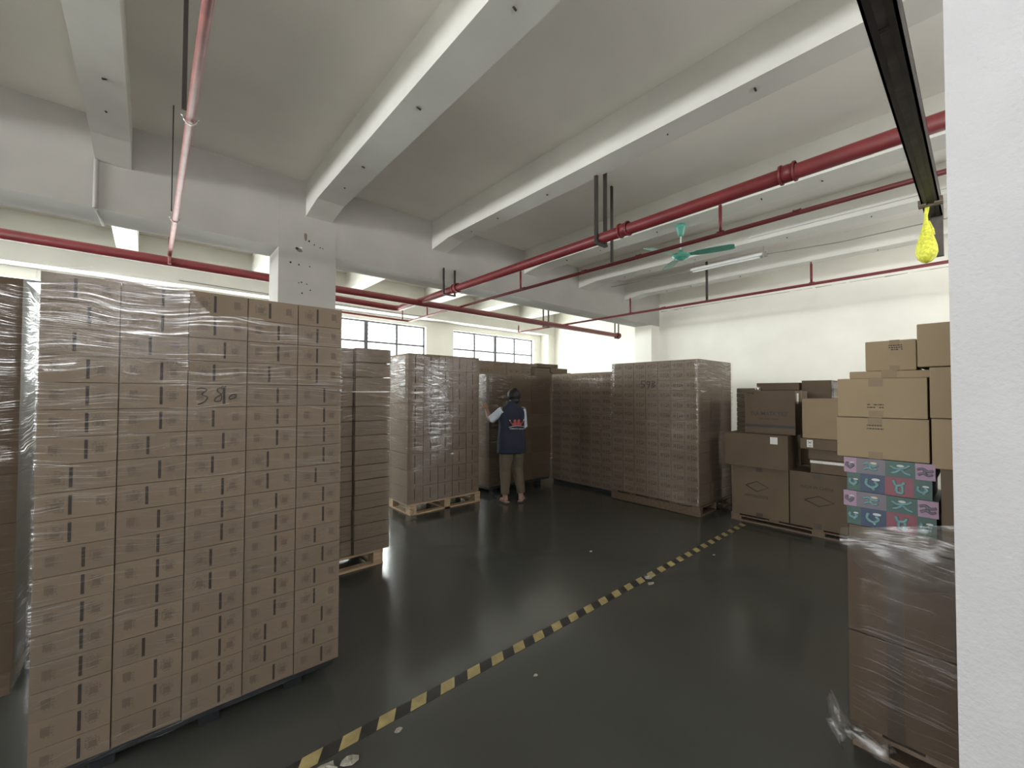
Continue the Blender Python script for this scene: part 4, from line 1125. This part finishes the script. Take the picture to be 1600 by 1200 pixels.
def disc(mb, cx, cz, r, mi, n=16, sz=1, dy=0): mb.add([(cx + r * cos(2 * pi * k / n), backy(cx, cz) - .010 - dy, cz + sz * r * sin(2 * pi * k / n)) for k in range(n)], [tuple(range(n))], mi)


for s_ in (-1, 1):
    disc(q, s_ * .024, 1.150, .019, 0)
    q.add([(s_ * .002, backy(0, 0) - .0105, 1.135), (s_ * .050, backy(0, 0) - .0105, 1.130), (s_ * .062, backy(0, 0) - .0105, 1.095), (s_ * .002, backy(0, 0) - .0105, 1.095)], [(0, 1, 2, 3) if s_ > 0 else (3, 2, 1, 0)], 0)
    q.tube([(s_ * .05, backy(.05, 0) - .012, 1.108), (s_ * .075, backy(.07, 0) - .012, 1.135), (s_ * .085, backy(.08, 0) - .012, 1.155)], .006, 6, 0)
    q.tube([(s_ * .085, backy(.08, 0) - .012, 1.155), (s_ * .088, backy(.08, 0) - .012, 1.165)], .006, 6, 1)
q.tube([(x_ * .02, backy(x_ * .02, 0) - .012, 1.082 + .010 * cos(x_ * .35)) for x_ in range(-5, 6)], .003, 6, 1)
q.v = [(v[0] * 1.3, v[1] - .004 + .10 * (1.3 ** 2 - 1) * v[0] ** 2, 1.10 + (v[2] - 1.10) * 1.2) for v in q.v]
lo = q.obj('vest_logo', [M['logored'], M['logowhite']], P); lo['label'] = 'red emblem of two figures with raised arms'
tx = text_mesh('vest_lettering', 'COMMUNITY SERVICE', .026, M['logowhite'], P, (0, -.150, 1.05), (pi / 2, .06, 0), .9, .0003)


# sleeves
def sleeve(mb, sh, el, t1, r0, r1):
    p = [sh + (el - sh) * t for t in (-.12, .1, .3, .5, .7, t1)]
    mb.tube(p, 0, 18, rads=[r0 * .9, r0, r0 * .96, (r0 + r1) / 2, r1, r1 * 1.04], caps=False)


cloth('sleeve', lambda mb: sleeve(mb, shL, elL, .95, .062, .058), M['sleeve'], P, .012, 16)
cloth('sleeve', lambda mb: sleeve(mb, shR, elR, .92, .066, .058), M['sleeve'], P, .010, 16)


# trousers: both legs and seat in one mesh
def trousers(mb):
    mb.loft([ering(0, 0, z, rx, ry, 28, 2.6) for z, rx, ry in ((.70, .175, .115), (.76, .185, .122), (.84, .180, .120), (.92, .165, .110), (.97, .15, .10))])
    for s_, fx, fy in ((-1, -.115, -.02), (1, .115, -.07)):
        pts = [(s_ * .088, 0, .80), (s_ * .092, .0, .66), (s_ * .098, .012, .48), (s_ * .105, fy * .4, .32), (fx, fy * .85, .20), (fx, fy, .125)]
        mb.tube([Vector(p) for p in pts], 0, 20, rads=[.10, .098, .082, .072, .063, .060])


tr_ = MB(); trousers(tr_); tro = tr_.obj('trousers', M['khaki'], P)
md = tro.modifiers.new('r', 'REMESH'); md.mode = 'VOXEL'; md.voxel_size = .008
evalmesh(tro, [M['khaki']])
for v in tro.data.vertices:
    n_ = noise.noise(Vector((v.co.x * 14, v.co.y * 14, v.co.z * 9))) * .008; v.co += Vector((n_, n_, 0))
# sandals
for s_, fx, fy, rot in ((-1, -.115, -.02, 0.15), (1, .115, -.07, -.75)):
    e2 = bpy.data.objects.new('sandal', None)
    q = MB(); pts = [(-.040, -.055), (-.030, -.075), (0, -.082), (.030, -.075), (.042, -.045), (.040, .04), (.050, .11), (.045, .16), (.015, .185), (-.02, .18), (-.045, .15), (-.048, .10), (-.038, .03)]
    Rm = Matrix.Rotation(rot, 3, 'Z'); W = [Rm @ Vector((a, b, 0)) + Vector((fx, fy, 0)) for a, b in pts]
    q.loft([[(p.x, p.y, 0.002) for p in W], [(p.x, p.y, .020) for p in W]], smooth=False)
    so = q.obj('sandal', M['sandal'], P)
    q = MB(); W2 = [Rm @ Vector((a * .9, b * .95, 0)) + Vector((fx, fy, 0)) for a, b in pts]
    q.loft([[(p.x, p.y, .0195) for p in W2], [(p.x, p.y, .022) for p in W2]], smooth=False); q.obj('insole', M['insole'], so)
    d = Rm @ Vector((0, 1, 0)); sd = Rm @ Vector((1, 0, 0)); c = Vector((fx, fy, 0)) + d * .10
    q = MB(); q.tube([c + sd * (.052 * cos(a)) + Vector((0, 0, .015 + .062 * sin(a))) for a in [pi * k / 10 for k in range(11)]], .010, 8)
    c = Vector((fx, fy, 0)) + d * .125
    q.tube([c + sd * (.053 * cos(a)) + Vector((0, 0, .015 + .05 * sin(a))) for a in [pi * k / 10 for k in range(11)]], .009, 8)
    q.obj('strap', M['sandal'], so)
    bpy.data.objects.remove(e2)
